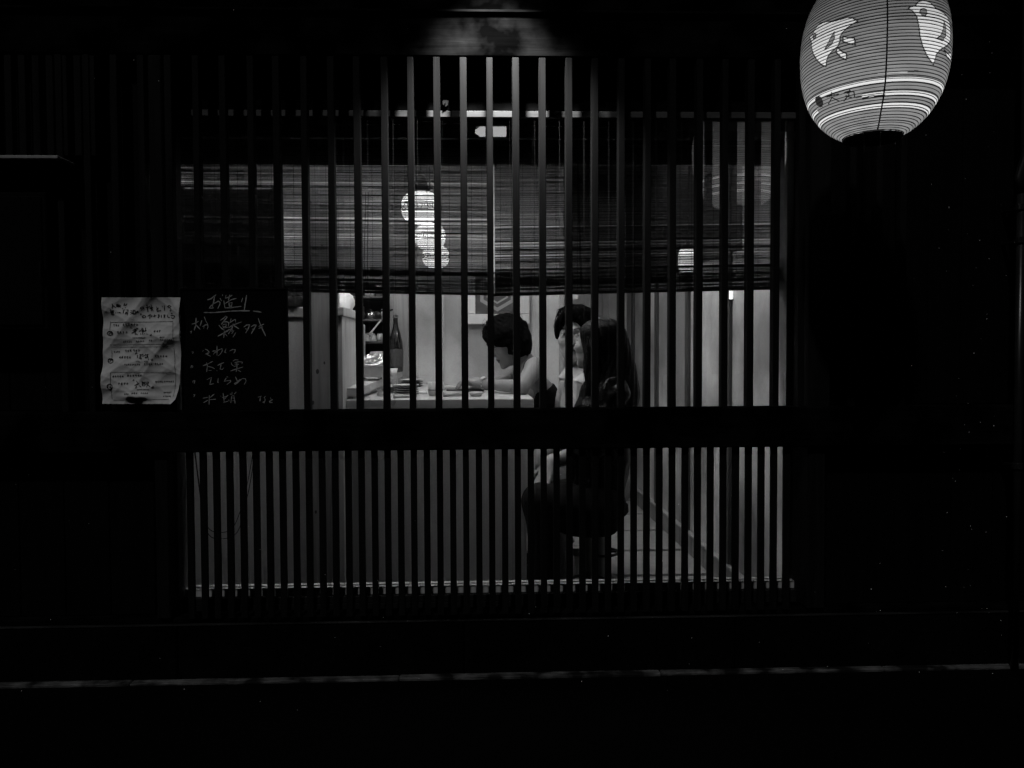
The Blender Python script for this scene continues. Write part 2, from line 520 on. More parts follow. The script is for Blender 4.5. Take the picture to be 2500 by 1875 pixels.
# sliding doors at the far end of the passage
dr = thing('sliding_door', 'pale paper sliding door closing the far end of the passage', 'door', (0.8, 3.1, FZ))
MB().box(0.56, 0.60, 3.10, 3.13, FZ, 1.95, .002).build('stile', 'pale_wood', dr)
MB().box(0.98, 1.02, 3.10, 3.13, FZ, 1.95, .002).build('stile', 'pale_wood', dr)
for a, b in ((FZ, .14), (1.90, 1.95), (0.9, 0.93)):
    MB().box(0.601, 0.979, 3.105, 3.128, a, b, .002).build('rail', 'pale_wood', dr)
MB().box(0.601, 0.979, 3.115, 3.12, .141, .899).build('paper_panel', 'white', dr)
MB().box(0.601, 0.979, 3.115, 3.12, .931, 1.899).build('paper_panel', 'white', dr)

# ------------------------------------------------------------------ partition, pillar, counter
PY = 0.50
pt = thing('partition_wall', 'waist-high sand plaster partition with a pale timber cap', 'partition', (-1.1, PY, FZ))
xa, xb = -1.66, X(744, PY)
zc = Z(748, PY)
MB().box(xa, xb, PY, PY + .08, FZ, zc - .045).build('wall', 'plaster', pt)
MB().box(xa, xb, PY - .004, PY + .095, zc - .044, zc, .003).build('cap', 'pale_wood_h', pt)
sc = thing('dark_screen', 'dark timber screen standing above the plaster partition', 'screen', (-1.2, PY, zc))
MB().box(xa, X(690, .5), PY + .03, PY + .05, zc + .001, Z(462, .53), .002).build('panel', 'screen', sc)
for i in range(5):
    xx = xa + .02 + i * (X(690, .5) - xa - .06) / 4
    MB().box(xx, xx + .03, PY + .015, PY + .029, zc + .001, Z(462, .53) + .01, .002).build('post', 'screen', sc)
pil = thing('wooden_pillar', 'square pale timber pillar with dark knots beside the counter', 'pillar', (X(781, PY), PY, FZ))
MB().box(X(756, PY - .02), X(807, PY - .02), PY - .02, PY + .10, FZ, 2.41, .004).build('shaft', 'pillar_wood', pil)
for (px, py, r) in ((775, 907, .007), (764, 983, .006), (792, 886, .004), (771, 1250, .005), (786, 600, .005)):
    k = MB().lathe([(0.0001, 0.0004), (r, 0)], (0, 0, 0), 10, (1, 1.6)).build('knot', 'post_wood', pil)
    k.rotation_euler = (math.radians(90), 0, 0)
    k.location = W(px, py, PY - .0212)
sp = thing('side_panel', 'low pale timber end panel with a capped top where counter meets pillar', 'panel', (-.55, .5, FZ))
x0 = X(837, .48)
MB().box(x0 - .03, x0, 0.47, 0.86, FZ, Z(770, .47) - .001, .002).build('panel', 'pale_wood', sp)
MB().box(x0 - .036, x0 + .008, 0.462, 0.868, Z(770, .47), Z(748, .47), .003).build('cap', 'pale_wood_h', sp)
MB().box(X(826, .5), x0 - .032, 0.51, 0.53, FZ, 2.41, .002).build('jamb', 'pale_wood', sp)
CY0, CY1 = 0.55, BY - .001
CZ = Z(974, CY0)
ct = thing('counter', 'pale timber bar counter with a plastered front running to the back wall', 'counter', (-.1, CY0, FZ))
CX0, CX1 = x0 + .001, X(1303, CY0)
MB().box(CX0, CX1, CY0, CY1, CZ - .047, CZ, .003).build('top', 'pale_wood_h', ct)
MB().box(CX0, X(1284, CY0 + .006), CY0 + .006, CY0 + .05, FZ, CZ - .048).build('front_panel', 'plaster', ct)
MB().box(X(1284, CY0 + .006) - .05, X(1284, CY0 + .006) - .001, CY0 + .051, CY1, FZ, CZ - .048).build('side_panel', 'plaster', ct)
MB().box(X(850, CY0 + .03), X(884, CY0 + .03), CY0 - .004, CY0 + .005, FZ, CZ - .048, .001).build('batten', 'pillar_wood', ct)
# raised serving ledge on the kitchen side
ld = thing('serving_ledge', 'raised pale timber serving ledge along the kitchen side of the counter', 'ledge', (-.6, 1.2, CZ))
q0, q1 = Vector((-.488, .575, 1.028)), Vector((-.418, 1.85, 1.066))
mb = MB()
for t in (0, .034):
    mb.add([(-.544, q0.y, q0.z - t), (q0.x, q0.y, q0.z - t), (q1.x, q1.y, q1.z - t), (-.80, q1.y, q1.z - t), (-.80, .872, q0.z + .0095 - t), (-.544, .872, q0.z + .0095 - t)], [(0, 1, 2, 3, 4, 5) if t == 0 else (5, 4, 3, 2, 1, 0)])
mb.add([], [])
for a in range(6):
    b = (a + 1) % 6
    mb.f.append((a, a + 6, b + 6, b))
mb.build('board', 'pale_wood_h', ld)
mb = MB()
A0, A1 = Vector((q0.x - .03, q0.y + .005, 0)), Vector((q1.x - .03, q1.y, 0))
mb.add([(A0.x, A0.y, CZ + .001), (A1.x, A1.y, CZ + .001), (A1.x, A1.y, q1.z - .036), (A0.x, A0.y, q0.z - .036),
        (A0.x - .02, A0.y, CZ + .001), (A1.x - .02, A1.y, CZ + .001), (A1.x - .02, A1.y, q1.z - .036), (A0.x - .02, A0.y, q0.z - .036)],
       [(0, 1, 2, 3), (7, 6, 5, 4), (0, 3, 7, 4), (1, 5, 6, 2), (3, 2, 6, 7), (0, 4, 5, 1)])
mb.build('support', 'pale_wood', ld)


def ledge_z(y):
    return q0.z + (q1.z - q0.z) * (y - q0.y) / (q1.y - q0.y)

# ------------------------------------------------------------------ reed blinds inside the window
def reed_blind(px0, px1, pyb0, pyb1, label, fat=1.0):
    Y = 0.215
    t = thing('reed_blind', label, 'blind', (X((px0 + px1) / 2, Y), Y, Z(337, Y)), 'reed blinds inside the window')
    xa, xb = X(px0, Y), X(px1, Y)
    zt = Z(337, Y)
    zb0, zb1 = W(px0, pyb0, Y).z, W(px1, pyb1, Y).z
    MB().box(xa, xb, Y - .012, Y + .012, zt, zt + .018, .002).build('head_rail', 'rail_wood', t)
    mb = MB()
    n = 210
    for i in range(n):
        s = (i + .5) / n
        if random.random() < .03:
            continue
        za = zt + (zb0 - zt) * s + random.uniform(-.0005, .0005)
        zc_ = zt + (zb1 - zt) * s + random.uniform(-.0005, .0005)
        h = random.uniform(.00075, .00115) * fat
        m_ = random.uniform(.25, .75); zm = za + (zc_ - za) * m_ + random.uniform(-.0007, .0007); xm = xa + (xb - xa) * m_
        y = Y + random.uniform(-.0006, .0006)
        vs = []
        for (xx, zz) in ((xa, za), (xm, zm), (xb, zc_)):
            vs += [(xx, y - .0009, zz), (xx, y, zz + h), (xx, y + .0009, zz), (xx, y, zz - h)]
        fs = []
        for k in (0, 4):
            for j in range(4):
                fs.append((k + j, k + (j + 1) % 4, k + 4 + (j + 1) % 4, k + 4 + j))
        mb.add(vs, fs)
    o = mb.build('reeds', 'reed', t); o['kind'] = 'stuff'
    mb = MB()                                   # turned-up lower end: two more layers
    for lay in (1,):
        for i in range(28):
            s = 1 - (i / 28) * .165
            za, zc_ = zt + (zb0 - zt) * s + random.uniform(-.001, .001), zt + (zb1 - zt) * s + random.uniform(-.001, .001)
            y = Y + .005 * lay
            h = random.uniform(.0009, .0014)
            vs = []
            for (xx, zz) in ((xa, za), (xb, zc_)):
                vs += [(xx, y - .0009, zz), (xx, y, zz + h), (xx, y + .0009, zz), (xx, y, zz - h)]
            mb.add(vs, [(j, (j + 1) % 4, 4 + (j + 1) % 4, 4 + j) for j in range(4)])
    o = mb.build('folded_hem', 'reed', t); o['kind'] = 'stuff'
    mb = MB()
    px = px0 + 14
    while px < px1 - 8:
        s = (px - px0) / (px1 - px0)
        xx = xa + (xb - xa) * s
        zb = zb0 + (zb1 - zb0) * s
        mb.tube([(xx, Y - .002, zt), (xx, Y - .002, zb)], .0006, 4)
        px += 27 + random.uniform(-2, 2)
    mb.build('thread', 'thread', t)
    MB().tube([(xa - .004, Y + .004, zb0 - .003), (xb + .004, Y + .004, zb1 - .003)], .006, 8).build('bottom_rod', 'post_wood', t)
    return t


b1 = reed_blind(436, 1206, 703, 716, 'reed blind beside the chalkboard, pendant lamps glowing through it', 1.24)
b2 = reed_blind(1209, 1950, 718, 700, 'reed blind on the passage side, lantern mirrored before it', 1.30)
for t, pts in ((b1, [(893, 470), (889, 640), (897, 716)]), (b1, [(899, 470), (897, 640), (899, 716)]), (b2, [(1408, 330), (1412, 520), (1418, 700)]), (b2, [(1409, 330), (1416, 560), (1421, 712)])):
    MB().tube([W(a, b, .20) for a, b in pts], .0012, 5).build('pull_cord', 'cord', t)
for (px, py) in ((1058, 333), (1403, 330)):
    c = W(px, py, .19)
    MB().box(c.x - .012, c.x + .012, .185, .202, c.z - .012, c.z + .008, .003).build('cord_lock', 'black_metal', b1 if px < 1200 else b2)
# two pale wires strung along the gap above the blinds
for nm, pts in (('pale wire stretched above the blinds just under the window top rail', [(560, 291), (760, 294), (1000, 296), (1150, 297)]),
                ('thin slack wire hanging below the taut one above the blinds', [(640, 303), (900, 304), (1120, 302), (1500, 312)])):
    tag(MB().tube([W(a, b, .18) for a, b in pts], .0013, 5).build('wire', 'steel'), nm, 'wire')
ck = thing('clip', 'small dark clip fixed to the board over the window', 'clip', W(1087, 254, .085))
c = W(1087, 254, .085)
MB().prism([(c.x - .010, c.z + .008), (c.x - .004, c.z + .012), (c.x + .012, c.z + .010), (c.x + .010, c.z - .006), (c.x + .001, c.z - .012), (c.x - .008, c.z - .004)], .076, .089).build('body', 'black_metal', ck)
MB().tube([(c.x, .077, c.z), (c.x, .070, c.z - .002)], .003, 6).build('pin', 'black_metal', ck)
# chain in the gap between the blinds
chn = thing('bead_chain', 'dark bead chain hanging in the gap between the blinds', 'chain', W(1209, 330, .19))
for i in range(26):
    c = W(1209 + (i % 2) * 2, 331 + i * 3.4, .19)
    MB().lathe([(0.0002, -.0022), (.0026, -.0008), (.0026, .0008), (.0002, .0022)], c, 6).build('bead', 'black_metal', chn)

# ------------------------------------------------------------------ pendant lamps over the counter
MT['globe'] = emit_mat('lamp_paper', 3.4, 0.25, (20, 20, 20))
MT['globe_line'] = mat('lamp_drawing', 0.02, 0.8, 0.1)
MT['lamp_cap'] = mat('lamp_cap', 0.03, 0.5, 0.3)


def pendant(px, py, Y, rpx, hpx, label):
    c = W(px, py, Y)
    k = (Y + 2.75) / F
    R, H = rpx * k, hpx * k
    t = thing('pendant_lamp', label, 'lamp', (c.x, c.y, c.z - H), 'globe pendants over the counter')
    prof = []
    for i in range(17):
        a = -math.pi / 2 + math.pi * i / 16
        prof.append((max(.0005, R * abs(math.cos(a)) ** .62), H * math.sin(a)))
    MB().lathe(prof, c, 36).build('globe', 'globe', t, True)
    for s in (.18, -.30):
        rr = R * (1 - (abs(s)) ** 2.4) ** .45 + .0012
        pts = [(c.x + rr * math.cos(a), c.y + rr * math.sin(a), c.z + H * s) for a in np.linspace(0, 2 * math.pi, 37)]
        MB().tube(pts, .0015, 4).build('drawn_line', 'globe_line', t)
    mb = MB()
    for q in range(5):                            # drawn figures on the band
        a0 = -math.pi / 2 + (q - 2) * .75
        for (du, dv, rr_) in ((0, 0, .26), (.3, .05, .18), (-.28, -.04, .14)):
            pts = []
            for w_ in np.linspace(0, 2 * math.pi, 13):
                a = a0 + du + .5 * rr_ * math.cos(w_)
                zz = c.z + H * (-.06 + dv + .8 * rr_ * math.sin(w_) * .8)
                rr = R * 1.002 + .001
                pts.append((c.x + rr * math.cos(a), c.y + rr * math.sin(a), zz))
            mb.tube(pts, .0014, 4)
    mb.build('drawing', 'globe_line', t)
    MB().lathe([(R * .42, H * .98), (R * .46, H * 1.02), (R * .13, H * 2.15), (R * .06, H * 2.25), (.0015, H * 2.26)], c, 24).build('cap', 'lamp_cap', t, True)
    MB().tube([(c.x, c.y, c.z + H * 2.2), (c.x, c.y, 2.419)], .003, 6).build('cord', 'cord', t)
    return t


pendant(1028, 507, .42, 49, 38, 'globe paper pendant on black cord close behind the blind')
pendant(1050, 578, 1.20, 38, 31, 'globe paper pendant hanging between the other two over the counter')
pendant(1064, 627, 1.70, 33, 27, 'globe paper pendant hanging before the back wall')

# ceiling lamps that light the room; narrow strips are unseen fill added for the fronts
MT['fill_strip'] = emit_mat('fill_strip_glow', 82.0)
MT['panel_light'] = emit_mat('ceiling_lamp_glow', 14.0)
for (x, y, w, h, lb, m_) in ((-.05, 1.15, .5, .5, 'square ceiling lamp above the bar counter', 'panel_light'),
                         (-1.0, 1.35, .4, .3, 'ceiling lamp above the kitchen shelves', 'panel_light'), (.88, 1.92, .22, .22, 'ceiling lamp in the middle of the passage', 'panel_light'),
                         (-1.0, .31, .60, .06, 'narrow added fill lamp in front of the plaster partition', 'fill_strip'), (-.15, .31, .60, .06, 'narrow added fill lamp in front of the counter', 'fill_strip'),
                         (.70, .31, .45, .05, 'narrow added fill lamp over the seats by the window', 'fill_strip')):
    t = thing('ceiling_lamp', lb, 'lamp', (x, y, 2.36), 'lamps in the ceiling')
    MB().box(x - w / 2 - .02, x + w / 2 + .02, y - h / 2 - .02, y + h / 2 + .02, 2.372, 2.393, .003).build('housing', 'white', t)
    MB().box(x - w / 2, x + w / 2, y - h / 2, y + h / 2, 2.362, 2.371, .002).build('diffuser', m_, t)

# ------------------------------------------------------------------ small lantern on the passage wall, notes
MT['wall_glow'] = emit_mat('wall_lantern_paper', 1.6, .5, (18, 18, 18))
yw = 1.15
c = W(1676, 636, yw)
wlp = thing('wall_lantern', 'small glowing oval paper lantern on the passage wall', 'lantern', (c.x, yw, c.z - .08))
MB().lathe([(.02, -.062), (.036, -.055), (.042, -.02), (.042, .02), (.036, .055), (.02, .062)], c, 20).build('paper', 'wall_glow', wlp, True)
MB().lathe([(.0005, .062), (.024, .0622), (.024, .072), (.0005, .0722)], c, 16).build('cap', 'black_metal', wlp)
MB().lathe([(.0005, -.072), (.024, -.0718), (.024, -.0622), (.0005, -.062)], c, 16).build('base_ring', 'black_metal', wlp)
MB().tube([(c.x, yw, c.z + .07), (c.x, yw, c.z + .11), (RX - .001, yw, c.z + .11)], .004, 6).build('bracket', 'black_metal', wlp)


def note(px0, py0, px1, py1, Y, label, m='white', n=0):
    a, b = W(px0, py1, Y), W(px1, py0, Y)
    t = thing('paper_note', label, 'note', ((a.x + b.x) / 2, Y, a.z))
    MB().box(a.x, b.x, Y - .001, Y, a.z, b.z).build('sheet', m, t)
    for i in range(n):
        w_ = (b.x - a.x) / (n + 1)
        mb = MB()
        ribbon(mb, [(a.x + w_ * (i + .6), a.z + (b.z - a.z) * .55), (a.x + w_ * (i + 1.3), a.z + (b.z - a.z) * .45)], .003, Y - .0016)
        mb.build('ink_stroke', 'ink', t)


note(1348, 641, 1380, 668, BY - .003, 'white note taped high on the back wall', n=4)
note(1398, 711, 1411, 730, BY - .003, 'tiny white card stuck beside the door post')
MT['tag_light'] = emit_mat('switch_lamp', 1.2)
c = W(1785, 719, .72)
swt = thing('pilot_lamp', 'small lit pilot lamp on the passage post', 'lamp', c)
MB().box(c.x - .008, c.x + .008, .712, .728, c.z - .022, c.z + .022, .003).build('lens', 'tag_light', swt)
MB().box(c.x - .010, RX - .001, .729, .736, c.z - .026, c.z + .026, .002).build('base_plate', 'black_metal', swt)

# framed crest on the back wall
pf = thing('framed_picture', 'pale framed picture of a dark six-sided crest on the back wall', 'picture', W(1215, 790, BY - .02))
a, b = W(1136, 792, BY - .03), W(1292, 640, BY - .03)
fwid = .062
for (x0_, x1_, z0_, z1_) in ((a.x, b.x, a.z, a.z + fwid), (a.x, b.x, b.z - fwid, b.z), (a.x, a.x + fwid, a.z + fwid + .001, b.z - fwid - .001), (b.x - fwid, b.x, a.z + fwid + .001, b.z - fwid - .001)):
    MB().box(x0_, x1_, BY - .05, BY - .012, z0_, z1_, .003).build('frame', 'frame_paint', pf)
MB().box(a.x + fwid, b.x - fwid, BY - .028, BY - .014, a.z + fwid, b.z - fwid).build('print', 'picture', pf)
cx, cz = (a.x + b.x) / 2, (a.z + b.z) / 2 + .01
RR = (b.x - a.x) / 2 - fwid - .014
for (ro, ri, nm) in ((RR, RR - .024, 'hexagon'), (RR * .62, RR * .52, 'inner_hexagon')):
    mb = MB()
    o_ = [(cx + ro * math.sin(math.pi / 3 * k), cz + ro * math.cos(math.pi / 3 * k)) for k in range(6)]
    i_ = [(cx + ri * math.sin(math.pi / 3 * k), cz + ri * math.cos(math.pi / 3 * k)) for k in range(6)]
    mb.add([(p_[0], BY - .030, p_[1]) for p_ in o_ + i_], [(k, (k + 1) % 6, (k + 1) % 6 + 6, k + 6) for k in range(6)])
    mb.build(nm, 'picture_line', pf)

# ------------------------------------------------------------------ chalkboard and its writing
cb = thing('chalkboard', 'black chalkboard with the handwritten fish menu fixed to the lattice bars', 'chalkboard', W(570, 1003, -.01))
a, b = W(451, 1002, -.006), W(699, 708, -.006)
MB().box(a.x, b.x, -.014, -.003, a.z, b.z, .002).build('panel', 'chalkboard', cb)
fwd = .006
for q in ((a.x - fwd, b.x + fwd, a.z - fwd, a.z - .0005), (a.x - fwd, b.x + fwd, b.z + .0005, b.z + fwd), (a.x - fwd, a.x - .0005, a.z, b.z), (b.x + .0005, b.x + fwd, a.z, b.z)):
    MB().box(q[0], q[1], -.018, -.002, q[2], q[3], .001).build('frame', 'board', cb)
K = 8.508
CH1 = {
 'o': [[(560,190),(640,165),(745,80)],[(715,100),(690,250),(665,320),(690,355),(600,365),(640,310),(700,265),(790,215),(830,240),(820,290),(780,370)],[(825,150),(860,210)],[(880,75),(880,105)]],
 'tsuku': [[(955,85),(935,155),(1000,135),(1085,90)],[(1030,80),(1000,200)],[(930,265),(1060,185),(1170,155)],[(905,200),(930,355),(1050,350),(1270,322)],[(1010,240),(1025,345)],[(1015,255),(1080,245),(1060,345),(1030,350)],[(1035,290),(1050,340)]],
 'ri': [[(1300,145),(1270,235)],[(1380,90),(1345,300),(1330,410)]],
 'line': [[(485,450),(700,452),(1000,425),(1250,413),(1450,415)],[(1510,420),(1620,432),(1690,445)]],
 'oo': [[(240,690),(300,680),(385,630)],[(330,560),(325,700),(290,825)],[(320,700),(415,800)]],
 'ita': [[(450,610),(415,730)],[(500,540),(530,620),(570,690)],[(460,745),(520,710),(570,700),(578,750),(560,800)],[(500,715),(490,790)]],
 'dot': [[(200,850),(240,835),(222,885)]],
 'aji': [[(830,615),(900,570),(950,520)],[(960,525),(975,545),(850,700)],[(880,650),(960,640),(1010,660),(1000,740)],[(800,710),(860,780),(920,820)],[(880,720),(900,770),(990,760)],[(885,700),(960,690),(950,740),(890,745)],[(1060,575),(1030,660),(1140,590)],[(1145,590),(1155,660)],[(1000,770),(1100,710),(1275,645)],[(1100,680),(1080,770),(1000,900)],[(1100,710),(1220,790)],[(920,850),(1060,790)],[(780,945),(900,880),(1000,830)],[(915,840),(905,980)],[(930,890),(980,945)],[(1090,800),(1070,850)],[(1120,820),(1070,890)],[(1155,865),(1095,965)]],
 'tataki': [[(1320,755),(1380,710),(1445,705),(1410,790),(1360,875)],[(1355,785),(1380,800)],[(1470,750),(1530,710),(1580,710),(1530,800),(1475,895)],[(1490,790),(1520,800)],[(1630,740),(1740,690)],[(1625,785),(1720,745)],[(1620,570),(1680,740),(1775,940)]],
}
CH2 = {
 'dots': [[(240,160),(275,165),(255,200)],[(220,500),(235,450),(265,450),(255,495)],[(260,800),(270,760),(305,760),(290,820)],[(270,1050),(305,1045),(285,1100)]],
 'sa': [[(465,148),(492,133)],[(515,105),(560,120),(605,170),(515,210),(600,200)],[(550,215),(635,255)]],
 'wa': [[(765,30),(765,240)],[(660,150),(740,135),(690,215)],[(700,200),(800,120),(870,95),(875,140),(840,200),(790,245)]],
 'ra': [[(955,90),(925,170),(960,185)],[(1025,145),(1090,110),(1145,115),(1135,160),(1110,190)]],
 'ta': [[(470,450),(560,420),(680,355)],[(545,380),(565,450),(550,580)],[(580,465),(650,480),(720,515)],[(590,550),(650,548)]],
 'chi': [[(775,445),(840,410),(910,385)],[(850,410),(830,520),(870,530),(910,490)],[(755,552),(768,552)]],
 'uo': [[(1095,355),(1140,325),(1210,330)],[(1055,380),(1075,430),(1120,465)],[(1130,385),(1220,365),(1295,375),(1280,415)],[(1130,415),(1220,420)],[(1175,390),(1180,500),(1160,580)],[(1120,465),(1200,440)],[(1045,560),(1130,530),(1305,475)],[(1200,540),(1262,578)]],
 'hi': [[(555,740),(655,690),(640,740),(615,840),(700,822)],[(790,705),(780,795),(800,805)]],
 'ra2': [[(965,675),(995,685)],[(960,700),(915,770),(1050,755),(1050,780),(965,845)]],
 'me': [[(1145,675),(1190,775)],[(1250,730),(1180,790),(1120,825),(1140,840),(1230,770),(1290,715),(1355,720),(1370,770),(1325,845)]],
 'mizu': [[(470,1125),(580,1105)],[(605,1060),(600,1260)],[(575,1165),(480,1220)],[(710,1035),(620,1110)],[(610,1155),(745,1145)]],
 'tako': [[(840,1075),(845,1090)],[(890,1015),(915,1205)],[(870,1110),(960,1090),(1000,1060)],[(960,1110),(910,1150)],[(895,1215),(990,1185)],[(1010,1150),(1015,1190)],[(1035,1030),(1050,1050)],[(1080,995),(1070,1060)],[(1165,995),(1120,1040)],[(1070,1080),(1050,1230)],[(1080,1075),(1120,1075),(1140,1240)],[(1085,1120),(1130,1120)],[(1085,1180),(1130,1170)]],
 'nado': [[(1615,1105),(1690,1080)],[(1670,1075),(1655,1190)],[(1780,1080),(1740,1110)],[(1750,1110),(1765,1160),(1745,1225),(1715,1210),(1760,1185)],[(1875,1110),(1890,1155)],[(1925,1150),(1850,1195),(1860,1215),(1920,1212)]],
}
for oy, table in ((710, CH1), (840, CH2)):
    for word, strokes in table.items():
        mb = MB()
        for st in strokes:
            pts = [W(440 + x_ / K, oy + y_ / K, -.0145) for x_, y_ in st]
            ribbon(mb, [(p_.x, p_.z) for p_ in pts], .0034 if oy == 710 else .0029, -.0148, .35)
        mb.build('chalk_writing', 'chalk', cb)

# ------------------------------------------------------------------ wrinkled paper notice
pn = thing('paper_notice', 'wrinkled white paper notice covered in brush writing beside the chalkboard', 'notice', W(350, 985, -.01))
NX, NZ = 110, 150
wr = np.random.default_rng(5)
waves = [(wr.uniform(-1, 1), wr.uniform(.6, 1.6), wr.uniform(2, 9), wr.uniform(0, 6.3), wr.uniform(.3, 1)) for _ in range(16)]


def paper_y(u, v):
    """wrinkle relief of the sheet; u across, v down"""
    h = 0
    for (a_, b_, f_, ph, am) in waves:
        t_ = math.sin((u * a_ + v * b_) * f_ + ph + .6 * math.sin(3 * u + ph))
        h += am * (1 - abs(t_)) ** 2 / f_
    h += .35 * math.exp(-((v - .93) / .03) ** 2 - ((u - .45) / .2) ** 2)
    curl = max(0, (u + v - 1.78)) ** 1.5 * 2.2
    return -.012 - .034 * h - .05 * curl


def sheet_pt(u, v):
    px, py = 256 + 189 * u, 727 + 258 * v
    if v > .72 and u > .8:
        px -= (u - .8) / .2 * 12 * ((v - .72) / .28) ** 1.5
    y = paper_y(u, v)
    p_ = W(px, py, -.010)
    return (p_.x, y, p_.z)


mb = MB()
for j in range(NZ + 1):
    for i in range(NX + 1):
        mb.v.append(sheet_pt(i / NX, j / NZ))
for j in range(NZ):
    for i in range(NX):
        a_ = j * (NX + 1) + i
        if i + j < NX + NZ - 7:
            mb.f.append((a_, a_ + NX + 1, a_ + NX + 2, a_ + 1))
MT['paper'] = mat('notice_paper', 0.62, 0.8, 0.2, 0.10, (30, 30, 30))
sheet = mb.build('sheet', 'paper', pn, True)


def brush(mb, st, k, oy, w):
    P = []
    for i in range(len(st) - 1):
        n_ = max(2, int(math.hypot(st[i + 1][0] - st[i][0], st[i + 1][1] - st[i][1]) / 12))
        P += [(st[i][0] + (st[i + 1][0] - st[i][0]) * t / n_, st[i][1] + (st[i + 1][1] - st[i][1]) * t / n_) for t in range(n_)]
    P.append(st[-1])
    vs = []
    for i, p_ in enumerate(P):
        q0_, q1_ = P[max(i - 1, 0)], P[min(i + 1, len(P) - 1)]
        dx, dy = q1_[0] - q0_[0], q1_[1] - q0_[1]
        n_ = math.hypot(dx, dy) or 1
        ww = w * k / 2 * (.75 + .5 * random.random())
        for s in (-1, 1):
            u = (250 + (p_[0] - s * dy / n_ * ww) / k - 256) / 189
            v = (oy + (p_[1] + s * dx / n_ * ww) / k - 727) / 258
            q = sheet_pt(u, v)
            vs.append((q[0], q[1] - .0012, q[2]))
    mb.add(vs, [(2 * i, 2 * i + 1, 2 * i + 3, 2 * i + 2) for i in range(len(P) - 1)])


def ring(cx_, cy_, rx, ry, n_=18):
    return [(cx_ + rx * math.cos(a_), cy_ + ry * math.sin(a_)) for a_ in np.linspace(0, 2 * math.pi, n_)]


D = [[[(330,245),(345,300),(325,365)],[(345,290),(410,345)],[(440,250),(435,340)],[(430,270),(520,275),(515,345)],[(470,240),(470,330)],[(450,310),(505,310)],[(640,230),(615,300)],[(700,235),(660,300)],[(575,370),(592,380)],[(650,340),(662,352)]],
 [[(285,395),(300,415)],[(265,440),(370,430)],[(315,440),(320,540)],[(260,490),(370,480)],[(290,540),(360,530)],[(340,450),(365,540)],[(405,490),(420,492)],[(470,480),(480,495)],[(500,465),(520,490),(555,480)],[(615,410),(620,500)],[(615,410),(660,410)],[(690,410),(740,410),(745,560)],[(680,470),(680,520),(710,520),(710,470),(680,470)],[(810,420),(850,440)],[(810,480),(850,470)],[(830,540),(860,490)],[(870,420),(950,420)],[(880,440),(880,520),(950,510),(950,440)],[(910,420),(910,510)],[(960,470),(1010,440),(1000,480)],[(1060,550),(1080,500)]],
 [ring(1115,360,40,26),[(1215,290),(1260,280)],[(1240,280),(1245,460)],[(1205,350),(1290,330)],[(1300,300),(1320,380)],[(1345,260),(1340,440)],[(1300,380),(1390,340)],[(1350,350),(1390,440)],[(1490,320),(1500,380)],[(1540,350),(1485,400),(1500,440),(1610,420)],[(1650,300),(1660,330)],[(1720,290),(1710,430)],[(1810,330),(1870,290),(1930,330)],[(1840,340),(1900,350),(1930,400),(1880,440)]],
 [ring(1150,590,42,28),[(1240,580),(1310,530),(1300,650)],[(1355,540),(1340,600),(1360,560)],[(1420,530),(1430,600)],[(1390,580),(1475,555)],[(1520,540),(1570,545)],[(1545,530),(1540,630),(1520,600),(1570,580)],[(1620,550),(1620,620)],[(1680,540),(1730,545),(1690,575),(1725,590),(1690,615)],[(1800,540),(1810,610),(1870,610)],[(1910,510),(1960,500)],[(1900,560),(1980,560),(2030,580),(1980,640),(1910,620)]],
 [[(870,960),(1020,905)],[(930,900),(940,970)],[(980,890),(990,930)],[(840,1040),(900,1000),(980,960)],[(930,980),(940,1080)],[(960,1050),(1010,1085)],[(1040,990),(1090,960)],[(1130,890),(1110,960),(1180,950)],[(1150,900),(1150,1060)],[(1220,890),(1230,980)],[(1120,1000),(1240,970),(1260,960)],[(1090,1040),(1105,1080)],[(1150,1050),(1170,1080)],[(1205,1045),(1220,1065)],[(1270,1050),(1290,1070)],[(820,905),(830,870),(855,870)],[(1360,1100),(1405,1095),(1400,1060)]],
 [ring(270,1040,75,55),[(235,1065),(280,1025),(320,1020),(300,1050)]]]
E = [[[(940,165),(960,130),(995,130)],[(1000,180),(1015,260)],[(1060,180),(1110,170),(1090,240),(1060,230)],[(1130,170),(1160,165),(1155,230)],[(1050,270),(1120,260),(1100,300)],[(1200,210),(1240,160)],[(1250,190),(1310,160)],[(1270,180),(1280,230)],[(1210,250),(1300,230)],[(1240,240),(1250,290)],[(1290,200),(1315,310)],[(1380,315),(1420,310),(1415,275)]],
 [[(890,880),(905,845),(925,860)],[(985,880),(1030,930)],[(950,1000),(1060,940)],[(1000,1010),(990,1075)],[(1070,1000),(1115,1050)],[(1130,880),(1140,1010)],[(1130,920),(1220,910)],[(1150,960),(1210,950),(1200,1010),(1150,1010)],[(1260,890),(1240,970)],[(1300,900),(1270,980),(1250,1050)],[(1270,980),(1350,1040)],[(1370,1050),(1420,1050),(1430,1015)]],
 [ring(275,340,70,60),[(240,360),(290,310),(330,320)]], [ring(300,1030,65,70),[(290,1050),(330,1040)]]]
for k_, oy, tab in ((11.06, 720, D), (11.06, 850, E)):
    for word in tab:
        mb = MB()
        for st in word:
            brush(mb, st, k_, oy, 1.9)
        mb.build('brush_writing', 'ink', pn)
mb = MB()
for st in ([(262,720),(262,960)], [(1975,730),(1990,1230)], [(260,745),(1100,735),(1970,720)], [(260,1345),(1990,1330)], [(280,1410),(1980,1395)]):
    brush(mb, st, 11.06, 720, .9)
for st in ([(295,60),(310,300)], [(320,650),(330,1360)], [(370,1390),(1890,1375)], [(1975,0),(2030,700),(2035,1300)], [(330,640),(2000,660)]):
    brush(mb, st, 11.06, 850, .9)
mb.build('ruled_line', 'ink_thin', pn)
